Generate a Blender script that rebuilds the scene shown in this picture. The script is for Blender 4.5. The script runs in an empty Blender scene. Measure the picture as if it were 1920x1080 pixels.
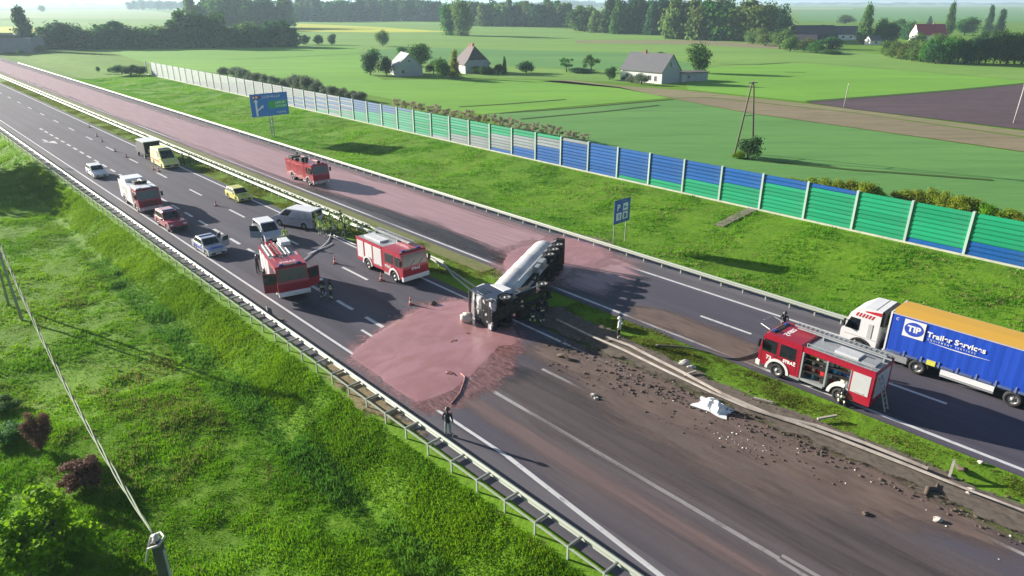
import bpy, bmesh, math, random
import numpy as np
from mathutils import Vector, Matrix, noise as mnoise

random.seed(7); RNG = np.random.default_rng(7)
SC = bpy.context.scene
COL = SC.collection

# ---------------------------------------------------------------- camera, sky, sun, exposure
CAM_H, FPX, PITCH = 22.0, 1285.0, math.atan(536.0 / 1285.0)
cd = bpy.data.cameras.new('camera'); cam = bpy.data.objects.new('camera', cd); COL.objects.link(cam)
cam.location = (0, 0, CAM_H); cam.rotation_euler = (math.pi / 2 - PITCH, 0, 0)
cd.sensor_width = 36.0; cd.lens = FPX / 1920.0 * 36.0; cd.clip_end = 40000; cd.clip_start = 0.5
SC.camera = cam

SUN_EL = math.radians(16.5)
SUN_AZ = math.radians(152.5)                      # direction towards the sun, from +X counter-clockwise
sdir = Vector((math.cos(SUN_AZ) * math.cos(SUN_EL), math.sin(SUN_AZ) * math.cos(SUN_EL), math.sin(SUN_EL)))
w = bpy.data.worlds.new('World'); SC.world = w; w.use_nodes = True
nt = w.node_tree; bg = nt.nodes['Background']
sky = nt.nodes.new('ShaderNodeTexSky'); sky.sky_type = 'NISHITA'; sky.sun_disc = False
sky.sun_elevation = SUN_EL; sky.sun_rotation = math.atan2(sdir.x, sdir.y)
sky.air_density = 1.0; sky.dust_density = 1.0; sky.ozone_density = 1.5
nt.links.new(sky.outputs['Color'], bg.inputs['Color']); bg.inputs['Strength'].default_value = 0.05
ld = bpy.data.lights.new('sun', 'SUN'); ld.energy = 5.0; ld.angle = math.radians(0.5); ld.color = (1.0, 0.93, 0.82)
sun = bpy.data.objects.new('sun', ld); COL.objects.link(sun)
sun.rotation_euler = sdir.to_track_quat('Z', 'Y').to_euler(); sun.location = (-80, 60, 90)
SC.view_settings.view_transform = 'Standard'; SC.view_settings.look = 'None'
SC.view_settings.exposure = 1.36; SC.view_settings.gamma = 1.0; SC.view_settings.use_curve_mapping = False
SC.render.engine = 'CYCLES'
SC.cycles.use_denoising = True; SC.cycles.max_bounces = 6; SC.cycles.volume_bounces = 0
SC.cycles.transparent_max_bounces = 12; SC.cycles.caustics_reflective = False; SC.cycles.caustics_refractive = False

# ---------------------------------------------------------------- places: road frame and survey helper
RA = math.radians(-47.1)
DR = Vector((math.cos(RA), math.sin(RA), 0)); NR = Vector((-math.sin(RA), math.cos(RA), 0))
ROADM = Matrix.Rotation(RA, 4, 'Z')
def R(s, n, z=0.0): return DR * s + NR * n + Vector((0, 0, z))
def g(px, py, z=0.0):
    u = px - 960.0; v = 540.0 - py
    d = Vector((u, FPX * math.cos(PITCH) + v * math.sin(PITCH), -FPX * math.sin(PITCH) + v * math.cos(PITCH)))
    t = (z - CAM_H) / d.z
    return Vector((d.x * t, d.y * t, z))
def gs(px, py, z=0.0):
    q = g(px, py, z); return q.dot(DR), q.dot(NR)
def depth(p): return p.y * math.cos(PITCH) + (CAM_H - p.z) * math.sin(PITCH)

# ---------------------------------------------------------------- materials
MATS = {}
def nodes_of(name):
    m = bpy.data.materials.new(name); m.use_nodes = True
    n = m.node_tree.nodes; l = m.node_tree.links
    return m, n, l, n['Principled BSDF']
def coord(n, which='Object'):
    t = n.new('ShaderNodeTexCoord'); return t.outputs[which]
def noise_tex(n, l, vec, scale, detail=4, rough=.55):
    t = n.new('ShaderNodeTexNoise'); t.inputs['Scale'].default_value = scale
    t.inputs['Detail'].default_value = detail; t.inputs['Roughness'].default_value = rough
    if vec is not None: l.new(vec, t.inputs['Vector'])
    return t.outputs['Fac']
def ramp(n, l, fac, stops):
    r = n.new('ShaderNodeValToRGB'); e = r.color_ramp.elements
    while len(e) < len(stops): e.new(.5)
    for k, (p, c) in enumerate(stops):
        e[k].position = p; e[k].color = (c[0], c[1], c[2], 1)
    l.new(fac, r.inputs['Fac']); return r.outputs['Color']
def mixc(n, l, fac, a, b, mode='MIX'):
    m = n.new('ShaderNodeMix'); m.data_type = 'RGBA'; m.blend_type = mode
    for sock, val in ((m.inputs[0], fac), (m.inputs[6], a), (m.inputs[7], b)):
        if isinstance(val, (int, float)): sock.default_value = val
        elif isinstance(val, (tuple, list)): sock.default_value = (val[0], val[1], val[2], 1)
        else: l.new(val, sock)
    return m.outputs[2]
def mth(n, l, op, a, b=None, clamp=False):
    m = n.new('ShaderNodeMath'); m.operation = op; m.use_clamp = clamp
    for sock, val in ((m.inputs[0], a), (m.inputs[1], b)):
        if val is None: continue
        if isinstance(val, (int, float)): sock.default_value = val
        else: l.new(val, sock)
    return m.outputs[0]
def bump(n, l, bs, h, strength=.3, dist=.02):
    b = n.new('ShaderNodeBump'); b.inputs['Strength'].default_value = strength; b.inputs['Distance'].default_value = dist
    l.new(h, b.inputs['Height']); l.new(b.outputs['Normal'], bs.inputs['Normal'])
def scalevec(n, l, vec, s):
    m = n.new('ShaderNodeVectorMath'); m.operation = 'MULTIPLY'; m.inputs[1].default_value = s
    l.new(vec, m.inputs[0]); return m.outputs[0]

def pm(name, c, rough=.5, metal=0.0, coat=0.0, dirt=.25, dscale=3.0, dirtcol=(.16, .14, .12), spec=.5):
    """painted / plain surface: colour with blotchy dust and uneven gloss"""
    if name in MATS: return MATS[name]
    m, n, l, b = nodes_of(name)
    co = coord(n)
    f1 = noise_tex(n, l, co, dscale, 5, .65)
    f = mth(n, l, 'MULTIPLY', ramp(n, l, f1, [(.42, (0, 0, 0)), (.72, (1, 1, 1))]), dirt)
    oi = n.new('ShaderNodeObjectInfo'); hv = n.new('ShaderNodeHueSaturation')
    l.new(mth(n, l, 'ADD', mth(n, l, 'MULTIPLY', oi.outputs['Random'], .24), .86), hv.inputs['Value'])
    l.new(mixc(n, l, f, c, dirtcol), hv.inputs['Color']); l.new(hv.outputs['Color'], b.inputs['Base Color'])
    r = mth(n, l, 'ADD', mth(n, l, 'MULTIPLY', f1, .25), rough - .1)
    l.new(r, b.inputs['Roughness'])
    b.inputs['Metallic'].default_value = metal; b.inputs['Coat Weight'].default_value = coat
    b.inputs['Coat Roughness'].default_value = .12; b.inputs['Specular IOR Level'].default_value = spec
    MATS[name] = m; return m
def emit_free(): pass

def foliage(name, c1, c2, trans=.3):
    if name in MATS: return MATS[name]
    m, n, l, b = nodes_of(name)
    at = n.new('ShaderNodeAttribute'); at.attribute_name = 'rnd'
    oi = n.new('ShaderNodeObjectInfo')
    c = mixc(n, l, at.outputs['Fac'], c1, c2)
    hs = n.new('ShaderNodeHueSaturation')
    l.new(mth(n, l, 'ADD', mth(n, l, 'MULTIPLY', oi.outputs['Random'], .05), .475), hs.inputs['Hue'])
    l.new(mth(n, l, 'ADD', mth(n, l, 'MULTIPLY', oi.outputs['Random'], .5), .75), hs.inputs['Value'])
    l.new(c, hs.inputs['Color'])
    l.new(hs.outputs['Color'], b.inputs['Base Color']); b.inputs['Roughness'].default_value = .75
    b.inputs['Specular IOR Level'].default_value = .2
    tr = n.new('ShaderNodeBsdfTranslucent'); l.new(hs.outputs['Color'], tr.inputs['Color'])
    mx = n.new('ShaderNodeMixShader'); mx.inputs[0].default_value = trans
    l.new(b.outputs[0], mx.inputs[1]); l.new(tr.outputs[0], mx.inputs[2])
    l.new(mx.outputs[0], n['Material Output'].inputs['Surface'])
    MATS[name] = m; return m

def ground_mat(name, cols, scales=(.04, .35, 2.2), stretch=(1, 1, 1), rough=.9, bumpd=.06, extra=None):
    if name in MATS: return MATS[name]
    m, n, l, b = nodes_of(name)
    co = coord(n)
    v = scalevec(n, l, co, stretch)
    big = noise_tex(n, l, v, scales[0], 4); mid = noise_tex(n, l, v, scales[1], 5, .6); fine = noise_tex(n, l, v, scales[2], 5, .7)
    c = ramp(n, l, big, [(.36, cols[0]), (.64, cols[1])])
    c = mixc(n, l, ramp(n, l, mid, [(.45, (0, 0, 0)), (.68, (1, 1, 1))]), c, cols[2])
    c = mixc(n, l, mth(n, l, 'MULTIPLY', ramp(n, l, fine, [(.4, (0, 0, 0)), (.7, (1, 1, 1))]), .55), c, cols[3])
    l.new(c, b.inputs['Base Color']); b.inputs['Roughness'].default_value = rough
    b.inputs['Specular IOR Level'].default_value = .15
    bump(n, l, b, mth(n, l, 'ADD', fine, mid), .6, bumpd)
    MATS[name] = m; return m

# ---------------------------------------------------------------- mesh collector
class MB:
    def __init__(s): s.v = []; s.f = []; s.m = []
    def poly(s, pts, mi=0):
        k = len(s.v); s.v += [tuple(p) for p in pts]; s.f.append(tuple(range(k, k + len(pts)))); s.m.append(mi)
    def hexa(s, p, mi=0):
        k = len(s.v); s.v += [tuple(q) for q in p]
        for q in ((0, 3, 2, 1), (4, 5, 6, 7), (0, 1, 5, 4), (1, 2, 6, 5), (2, 3, 7, 6), (3, 0, 4, 7)):
            s.f.append(tuple(k + i for i in q)); s.m.append(mi)
        return s
    def box(s, x0, x1, y0, y1, z0, z1, mi=0):
        return s.hexa([(x0, y0, z0), (x1, y0, z0), (x1, y1, z0), (x0, y1, z0), (x0, y0, z1), (x1, y0, z1), (x1, y1, z1), (x0, y1, z1)], mi)
    def bar(s, p, q, wx, wz, mi=0):
        p = Vector(p); q = Vector(q); d = (q - p).normalized()
        up = Vector((0, 0, 1)) if abs(d.z) < .95 else Vector((1, 0, 0))
        a = d.cross(up).normalized() * (wx / 2); b = a.cross(d).normalized() * (wz / 2)
        return s.hexa([p - a - b, p + a - b, p + a + b, p - a + b, q - a - b, q + a - b, q + a + b, q - a + b][0:4] + [q - a - b, q + a - b, q + a + b, q - a + b], mi)
    def prism(s, poly, a, b, mi=0, axis='y'):
        def P(u, v, t):
            return (u, t, v) if axis == 'y' else ((t, u, v) if axis == 'x' else (u, v, t))
        k = len(s.v); n = len(poly)
        s.v += [P(u, v, a) for u, v in poly] + [P(u, v, b) for u, v in poly]
        s.f.append(tuple(range(k, k + n))); s.f.append(tuple(range(k + 2 * n - 1, k + n - 1, -1))); s.m += [mi, mi]
        for i in range(n):
            j = (i + 1) % n; s.f.append((k + j, k + i, k + n + i, k + n + j)); s.m.append(mi)
        return s
    def tube(s, pts, r, n=8, mi=0, cap=True):
        pts = [Vector(p) for p in pts]; rr = r if isinstance(r, (list, tuple)) else [r] * len(pts)
        k = len(s.v); N = len(pts); prev = None
        for i, p in enumerate(pts):
            d = (pts[min(i + 1, N - 1)] - pts[max(i - 1, 0)]).normalized()
            if prev is None:
                up = Vector((0, 0, 1)) if abs(d.z) < .9 else Vector((1, 0, 0)); a = d.cross(up).normalized()
            else:
                a = (prev - d * prev.dot(d)).normalized()
            prev = a; b = d.cross(a)
            for j in range(n):
                t = 2 * math.pi * j / n; s.v.append(tuple(p + (a * math.cos(t) + b * math.sin(t)) * rr[i]))
        for i in range(N - 1):
            for j in range(n):
                j2 = (j + 1) % n
                s.f.append((k + i * n + j, k + i * n + j2, k + (i + 1) * n + j2, k + (i + 1) * n + j)); s.m.append(mi)
        if cap:
            s.f.append(tuple(k + j for j in reversed(range(n)))); s.f.append(tuple(k + (N - 1) * n + j for j in range(n))); s.m += [mi, mi]
        return s
    def lathe(s, prof, n=20, axis='y', o=(0, 0, 0), mi=0):
        k = len(s.v)
        for r, h in prof:
            for j in range(n):
                t = 2 * math.pi * j / n; a, b = r * math.cos(t), r * math.sin(t)
                q = (a, h, b) if axis == 'y' else ((a, b, h) if axis == 'z' else (h, a, b))
                s.v.append((q[0] + o[0], q[1] + o[1], q[2] + o[2]))
        for i in range(len(prof) - 1):
            for j in range(n):
                j2 = (j + 1) % n
                s.f.append((k + i * n + j, k + i * n + j2, k + (i + 1) * n + j2, k + (i + 1) * n + j)); s.m.append(mi)
        return s
    def pane(s, q, u0, u1, v0, v1, out=.012, mi=0):
        """thin plate on the quad q (bottom-left, bottom-right, top-right, top-left seen from outside)"""
        q = [Vector(p) for p in q]
        nrm = (q[1] - q[0]).cross(q[3] - q[0]).normalized()
        def at(u, v): return (q[0] * (1 - u) + q[1] * u) * (1 - v) + (q[3] * (1 - u) + q[2] * u) * v
        c = [at(u0, v0), at(u1, v0), at(u1, v1), at(u0, v1)]
        return s.hexa([p - nrm * .02 for p in c] + [p + nrm * out for p in c], mi)
    def mesh(s, name, mats, smooth=False, fix=True):
        me = bpy.data.meshes.new(name); me.from_pydata(s.v, [], s.f)
        for m in (mats if isinstance(mats, (list, tuple)) else [mats]): me.materials.append(m)
        if len(me.materials) > 1: me.polygons.foreach_set('material_index', s.m)
        if fix:
            bm = bmesh.new(); bm.from_mesh(me); bmesh.ops.recalc_face_normals(bm, faces=bm.faces); bm.to_mesh(me); bm.free()
        if smooth: me.polygons.foreach_set('use_smooth', [True] * len(me.polygons))
        me.update(); return me
    def build(s, name, mats, parent=None, M=None, bevel=0, smooth=False, label=None):
        o = bpy.data.objects.new(name, s.mesh(name, mats, smooth)); COL.objects.link(o)
        if parent is not None: o.parent = parent
        if M is not None: o.matrix_local = M
        if bevel:
            b = o.modifiers.new('edge', 'BEVEL'); b.width = bevel; b.segments = 2; b.limit_method = 'ANGLE'; b.angle_limit = math.radians(35)
            b.harden_normals = False
        if label: o['label'] = label
        return o

def link(name, me, parent=None, M=None):
    o = bpy.data.objects.new(name, me); COL.objects.link(o)
    if parent is not None: o.parent = parent
    if M is not None: o.matrix_local = M
    return o
def tag(o, label, cat, group=None, kind=None):
    o['label'] = label; o['category'] = cat
    if group: o['group'] = group
    if kind: o['kind'] = kind
    return o
def thing(name, loc, rz, label, cat, group=None):
    o = bpy.data.objects.new(name, None); COL.objects.link(o); o.empty_display_size = .3
    o.location = loc; o.rotation_euler = (0, 0, rz)
    return tag(o, label, cat, group)
def struct(o): o['kind'] = 'structure'; return o
def rthing(name, s, n, head, label, cat, group=None, z=0.0):
    """a thing at road place (s, n); head = degrees from the +s driving direction"""
    return thing(name, R(s, n, z), RA + math.radians(head), label, cat, group)
def copy_tree(o, parent=None):
    c = o.copy(); COL.objects.link(c)
    if parent is not None: c.parent = parent
    for ch in o.children: copy_tree(ch, c)
    return c
def attr_float(me, name, vals, domain='POINT'):
    a = me.attributes.new(name, 'FLOAT', domain); a.data.foreach_set('value', np.asarray(vals, dtype=np.float32))
# ================================================================ TERRAIN
_rs = np.random.default_rng(3)
_WV = [(_rs.uniform(0, 2 * math.pi), _rs.uniform(0, 6.28), f * _rs.uniform(.7, 1.4)) for f in (.12, .12, .3, .3, .7, .7, 1.3, 1.3, 1.9) for _ in range(3)]
def lumps(s, n):
    t = 0
    for a, p, f in _WV:
        t = t + np.sin((s * math.cos(a) + n * math.sin(a)) * f * 2.2 + p + 1.7 * np.sin((n * math.cos(a) - s * math.sin(a)) * f * .9 + p)) * (.5 / (f + .35))
    return t / 9.0
def tz(s, n):
    s = np.asarray(s, float); n = np.asarray(n, float)
    base = np.interp(n, [-1e5, 10.5, 12.0, 12.8, 13.6, 14.3, 16.9, 17.6, 18.4, 49.9, 50.6, 52, 56, 62, 69, 72.2, 73, 1e5],
                     [-1.6, -1.6, -1.66, -1.82, -1.82, -1.6, -.12, -.03, -.03, -.05, -.05, -.35, -.85, -.75, -.1, -.02, -.01, -.01])
    amp = np.interp(n, [-60, -30, 10, 16, 17.4, 18.2, 32.2, 33, 37, 37.9, 49.8, 51, 70, 72, 74], [.0, .25, .25, .16, .03, 0, 0, .06, .06, 0, 0, .14, .12, .02, 0])
    near = np.interp(s, [-400, -150, 60, 200], [0, 1, 1, 0])
    return base + lumps(s, n) * amp * near
def steps(a, b, d0, grow):
    out = [a]; d = d0
    while abs(out[-1] - a) < abs(b - a):
        out.append(out[-1] + math.copysign(d, b - a)); d *= grow
    return out
sl = sorted(set(steps(-130, -11000, 1.2, 1.09)) | set(np.arange(-130, 20, .8)) | set(steps(20, 2500, 1.2, 1.25)))
nl = sorted(set(steps(-32, -2500, 1, 1.3)) | set(np.arange(-32, 18.4, .7)) | set(np.arange(18.4, 50, 1.6)) | set(np.arange(50, 73, .7)) | set(steps(73, 11000, 1.5, 1.3)))
S_, N_ = np.meshgrid(np.array(sl), np.array(nl), indexing='ij')
Z_ = tz(S_, N_)
def grid_mesh(name, S_, N_, Z_, mats, keep=None):
    a, b = S_.shape
    co = np.stack([S_, N_, Z_], -1).reshape(-1, 3)
    i = np.arange(a * b).reshape(a, b)
    q = np.stack([i[:-1, :-1], i[1:, :-1], i[1:, 1:], i[:-1, 1:]], -1).reshape(-1, 4)
    if keep is not None:
        q = q[keep(q)]
        used, inv = np.unique(q, return_inverse=True); q = inv.reshape(q.shape); co = co[used]
    else: used = None
    me = bpy.data.meshes.new(name)
    me.vertices.add(len(co)); me.vertices.foreach_set('co', co.ravel().astype(np.float32))
    me.loops.add(q.size); me.loops.foreach_set('vertex_index', q.ravel().astype(np.int32))
    me.polygons.add(len(q)); me.polygons.foreach_set('loop_start', np.arange(0, q.size, 4).astype(np.int32))
    me.polygons.foreach_set('use_smooth', np.ones(len(q), bool))
    for m in mats: me.materials.append(m)
    me.update(calc_edges=True); me.validate()
    return me, used
M_grass = ground_mat('rough_grass', [(.095, .215, .010), (.13, .265, .012), (.08, .18, .010), (.17, .27, .025)], (.05, .3, 1.6), (1, .7, 1), bumpd=.12)
me, _ = grid_mesh('ground', S_, N_, Z_, [M_grass])
ground = struct(link('ground', me, M=ROADM))

# fields beyond the noise barrier: flat sheets, each with its own crop
def field(name, pts, mat, z, px=True):
    P = [g(x, y, z) for x, y in pts] if px else [Vector((x, y, z)) for x, y in pts]
    bm = bmesh.new(); vs = [bm.verts.new(p) for p in P]; f = bm.faces.new(vs); 
    if f.normal.z < 0: f.normal_flip()
    bmesh.ops.triangulate(bm, faces=bm.faces)
    m = bpy.data.meshes.new(name); bm.to_mesh(m); bm.free(); m.materials.append(mat)
    o = struct(link(name, m)); return o
def crop(name, a, b, c, d, sc=(.015, .12, .9)):
    a, b, c, d = [tuple(x * k for x in q) for q, k in ((a, .9), (b, 1.04), (c, .84), (d, 1.12))]
    return ground_mat(name, [a, b, c, d], sc, (.22, 1.7, 1), .95, .05)
C_bright = crop('young_wheat', (.145, .335, .038), (.168, .365, .042), (.13, .315, .04), (.18, .375, .05))
C_mid = crop('green_crop', (.15, .295, .055), (.18, .32, .06), (.13, .27, .05), (.19, .33, .065))
C_dull = crop('blue_green_crop', (.098, .245, .066), (.12, .275, .072), (.088, .23, .062), (.13, .28, .078))
C_brown = crop('tilled_soil', (.085, .058, .072), (.10, .07, .085), (.072, .05, .062), (.13, .10, .105), (.03, .3, 1.5))
C_tilled = crop('tilled_strip', (.20, .17, .105), (.23, .19, .12), (.17, .155, .09), (.27, .22, .15), (.03, .3, 1.5))
C_strip = crop('stubble', (.21, .20, .10), (.24, .21, .12), (.17, .19, .08), (.28, .25, .16), (.03, .4, 1.5))
C_rape = crop('rapeseed', (.44, .48, .05), (.48, .52, .06), (.40, .46, .05), (.52, .54, .08))
C_pale = crop('pale_crop', (.24, .34, .12), (.27, .36, .14), (.22, .32, .11), (.3, .38, .16))
C_verge = crop('dry_verge', (.10, .14, .035), (.13, .15, .045), (.085, .12, .03), (.16, .16, .07), (.03, .3, 1.2))
field('field', [(150, 30), (700, 36), (1290, 66), (1480, 84), (1920, 130), (1920, 155), (1380, 130), (1270, 160), (1060, 150), (690, 140), (640, 90), (200, 97), (0, 97), (0, 40)], C_mid, .02)
field('wheat_field', [(202, 97), (420, 92), (640, 84), (672, 92), (690, 138), (720, 150), (930, 148), (1060, 152), (1160, 163), (1255, 184), (905, 214), (850, 209), (640, 168), (430, 140), (300, 124), (275, 118)], C_bright, .05)
field('crop_field', [(905, 215), (1262, 186), (1400, 212), (1600, 240), (1920, 286), (2100, 320), (2100, 470), (1900, 425), (1500, 340), (1240, 292), (1060, 268), (930, 228)], C_dull, .05)
field('stubble_strip', [(1262, 185), (1330, 183), (1600, 212), (1920, 258), (2100, 282), (2100, 318), (1920, 284), (1600, 239), (1400, 211)], C_tilled, .07)
field('dirt_road', [(1010, 152), (1065, 150), (1165, 161), (1290, 170), (1560, 200), (1920, 246), (2100, 270), (2100, 279), (1920, 256), (1600, 211), (1330, 182), (1262, 184), (1160, 165)], C_strip, .05)
field('ploughed_field', [(1512, 192), (1700, 178), (1925, 157), (2150, 140), (2150, 268), (1920, 243), (1590, 203)], C_brown, .09)
field('green_field', [(1285, 158), (1332, 127), (1500, 118), (1700, 133), (1925, 152), (1920, 157), (1700, 177), (1510, 191), (1290, 168)], C_bright, .06)
field('meadow', [(1290, 80), (1480, 92), (1920, 128), (1925, 151), (1700, 131), (1500, 116), (1330, 124), (1180, 100)], C_mid, .07)
field('meadow', [(690, 96), (760, 88), (1180, 99), (1330, 124), (1300, 140), (1000, 125), (700, 112)], C_dull, .06)
field('rapeseed_field', [(556, 44), (700, 50), (850, 60), (700, 61), (556, 59)], C_rape, .1)
field('rapeseed_field', [(-60, 50), (46, 50), (90, 53), (90, 62), (-60, 62)], C_rape, .1)
field('pale_field', [(1080, 76), (1300, 75), (1480, 85), (1480, 93), (1290, 83), (1080, 80)], C_strip, .09)
field('pale_field', [(1480, 14.5), (1600, 14.5), (1600, 17.5), (1480, 17.5)], C_pale, .4)
field('far_field', [(1500, 22), (1920, 20), (2000, 34), (1920, 42), (1500, 40)], C_dull, .2)
field('far_field', [(0, 20), (240, 16), (330, 26), (330, 36), (0, 34)], C_pale, .2)
field('far_field', [(1240, 11), (1920, 9), (1920, 13), (1240, 14)], C_mid, .3)
M_rut_shadow = ground_mat('rut_and_pole_shadow', [(.05, .10, .02), (.06, .11, .02), (.045, .09, .02), (.07, .12, .03)], (.1, .5, 2))
def ribbon(name, pts, wdt, mat, z):
    b = MB(); P = [g(x, y, z) for x, y in pts]
    for i in range(len(P) - 1):
        d = (P[i + 1] - P[i]).normalized(); t = Vector((-d.y, d.x, 0)) * wdt / 2
        b.poly([P[i] - t, P[i + 1] - t, P[i + 1] + t, P[i] + t])
    return struct(b.build(name, mat))
for pts in ([(935, 212), (1010, 207), (1090, 201), (1180, 193), (1262, 186)], [(975, 223), (1050, 216), (1130, 209), (1235, 197)], [(860, 200), (960, 194), (1060, 186)],
            [(430, 112), (520, 108), (620, 103), (680, 100)], [(1350, 120), (1420, 121), (1480, 117)], [(880, 67), (960, 69), (1030, 70)],
            [(1470, 135), (1510, 135.5)], [(1427, 301), (1600, 318), (1700, 325), (1860, 337)]):  # last ribbon is the field pole's cast shadow, painted as a dark strip
    ribbon('track_and_pole_shadow', pts, .9, M_rut_shadow, .12)
M_row = ground_mat('crop_row', [(.092, .233, .063), (.108, .255, .068), (.085, .22, .06), (.12, .265, .072)], (.1, .5, 2))
for k in range(0):
    t = k / 7 + .08
    ribbon('crop_row', [(1100 + 160 * t, 275 - 75 * t), (1400 + 60 * t, 325 - 95 * t), (1700 + 30 * t, 385 - 120 * t), (2000, 455 - 150 * t)], .5, M_row, .11)
for k in range(0):
    t = k / 5 + .1
    ribbon('crop_row', [(300 + 120 * t, 122 - 22 * t), (520 + 60 * t, 138 - 40 * t), (700, 150 - 55 * t)], .5, pm('wheat_row', (.12, .27, .035), .9), .11)
ribbon('ditch_line', [(1515, 190), (1700, 176), (1800, 168), (1925, 156)], 2.2, M_rut_shadow, .13)

# ================================================================ ROADS
def asphalt(name, c, streak=.35):
    m, n, l, b = nodes_of(name)
    co = coord(n)
    lane = noise_tex(n, l, scalevec(n, l, co, (.012, .9, 1)), 1.0, 4, .6)
    blot = noise_tex(n, l, scalevec(n, l, co, (.05, .25, 1)), 1.0, 5, .65)
    fine = noise_tex(n, l, co, 14, 3, .7)
    k = mth(n, l, 'ADD', mth(n, l, 'MULTIPLY', lane, .9), mth(n, l, 'MULTIPLY', blot, .55))
    k = mth(n, l, 'ADD', k, mth(n, l, 'MULTIPLY', fine, .35))
    d = tuple(x * .72 for x in c); e = tuple(x * 1.32 for x in c)
    l.new(ramp(n, l, k, [(.65, d), (1.15, e)]) if False else ramp(n, l, mth(n, l, 'MULTIPLY', k, .55), [(.36, d), (.64, e)]), b.inputs['Base Color'])
    b.inputs['Roughness'].default_value = .72; b.inputs['Specular IOR Level'].default_value = .22
    bump(n, l, b, fine, .5, .012)
    return m
M_asph = asphalt('asphalt', (.080, .074, .097))
M_asph2 = asphalt('asphalt_far', (.081, .075, .096))
M_shoulder = asphalt('asphalt_shoulder', (.115, .107, .122))
def strip(name, s0, s1, n0, n1, mat, z, seg=40.0):
    b = MB(); k = max(1, int(abs(s1 - s0) / seg))
    for i in range(k):
        a = s0 + (s1 - s0) * i / k; c = s0 + (s1 - s0) * (i + 1) / k
        b.poly([(a, n0, z), (c, n0, z), (c, n1, z), (a, n1, z)])
    return struct(b.build(name, mat, M=ROADM))
strip('near_carriageway', -2500, 140, 19.85, 32.5, M_asph, 0)
strip('near_shoulder', -2500, 140, 17.9, 19.85, M_shoulder, 0)
strip('far_carriageway', -2500, 140, 37.9, 46.9, M_asph2, 0)
strip('far_shoulder', -2500, 140, 46.9, 50.1, M_shoulder, 0)
M_dirt = ground_mat('median_dirt', [(.15, .17, .06), (.17, .18, .07), (.12, .15, .045), (.22, .2, .12)], (.1, .5, 2.5))
strip('median_verge', -700, -43, 36.3, 37.9, M_dirt, .03)

def paint(name):
    m, n, l, b = nodes_of(name)
    co = coord(n)
    f = ramp(n, l, noise_tex(n, l, co, 1.4, 6, .75), [(.30, (.16, .155, .165)), (.45, (.56, .56, .57))])
    l.new(f, b.inputs['Base Color']); b.inputs['Roughness'].default_value = .6
    return m
M_paint = paint('road_paint')
def line(s0, s1, n0, n1=None, wdt=.26, z=.004):
    n1 = n0 if n1 is None else n1
    b = MB(); k = max(1, int(abs(s1 - s0) / 12))
    for i in range(k):
        a = s0 + (s1 - s0) * i / k; c = s0 + (s1 - s0) * (i + 1) / k
        na = n0 + (n1 - n0) * i / k; nc = n0 + (n1 - n0) * (i + 1) / k
        b.poly([(a, na - wdt / 2, z), (c, nc - wdt / 2, z), (c, nc + wdt / 2, z), (a, na + wdt / 2, z)])
    return struct(b.build('lane_marking', M_paint, M=ROADM))
line(-1200, -22, 20.1, 20.1, .2); line(-22, -8, 20.1, 19.0, .26); line(-8, 60, 19.0, 15.5, .26)      # edge of the acceleration lane
line(-30.2, -8.8, 23.9, 23.78, .25); line(-8.8, 20, 23.7, 23.0, .2); line(-8.8, 20, 24.05, 24.05, .2)
for k in range(28): line(-42.0 - 4.25 * k, -39.6 - 4.25 * k, 23.9, wdt=.3)
line(-40.3, -38.3, 22.5, wdt=.2)
for k in range(60): line(-2.0 + 4.2 - 12.65 * k + .0, -2.0 - 12.65 * k + .0, 28.05, wdt=.24)
line(-1200, 60, 31.75, wdt=.22)
line(-1200, 60, 38.6, wdt=.26)
for k in range(60): line(-8.0 - 12.65 * k, -12.2 - 12.65 * k, 42.65, wdt=.24)
line(-1200, 60, 47.0, wdt=.26)
# merge arrows painted on the acceleration lane
for s0 in (-139.0, -108.6):
    b = MB(); z = .004
    b.poly([(s0 - 4, 21.6, z), (s0 - .6, 21.9, z), (s0 - .6, 22.3, z), (s0 - 4, 22.0, z)])
    b.poly([(s0 - 1.5, 21.2, z), (s0 + 2, 22.9, z), (s0 - 1.2, 23.0, z)])
    struct(b.build('lane_arrow', M_paint, M=ROADM))

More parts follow.
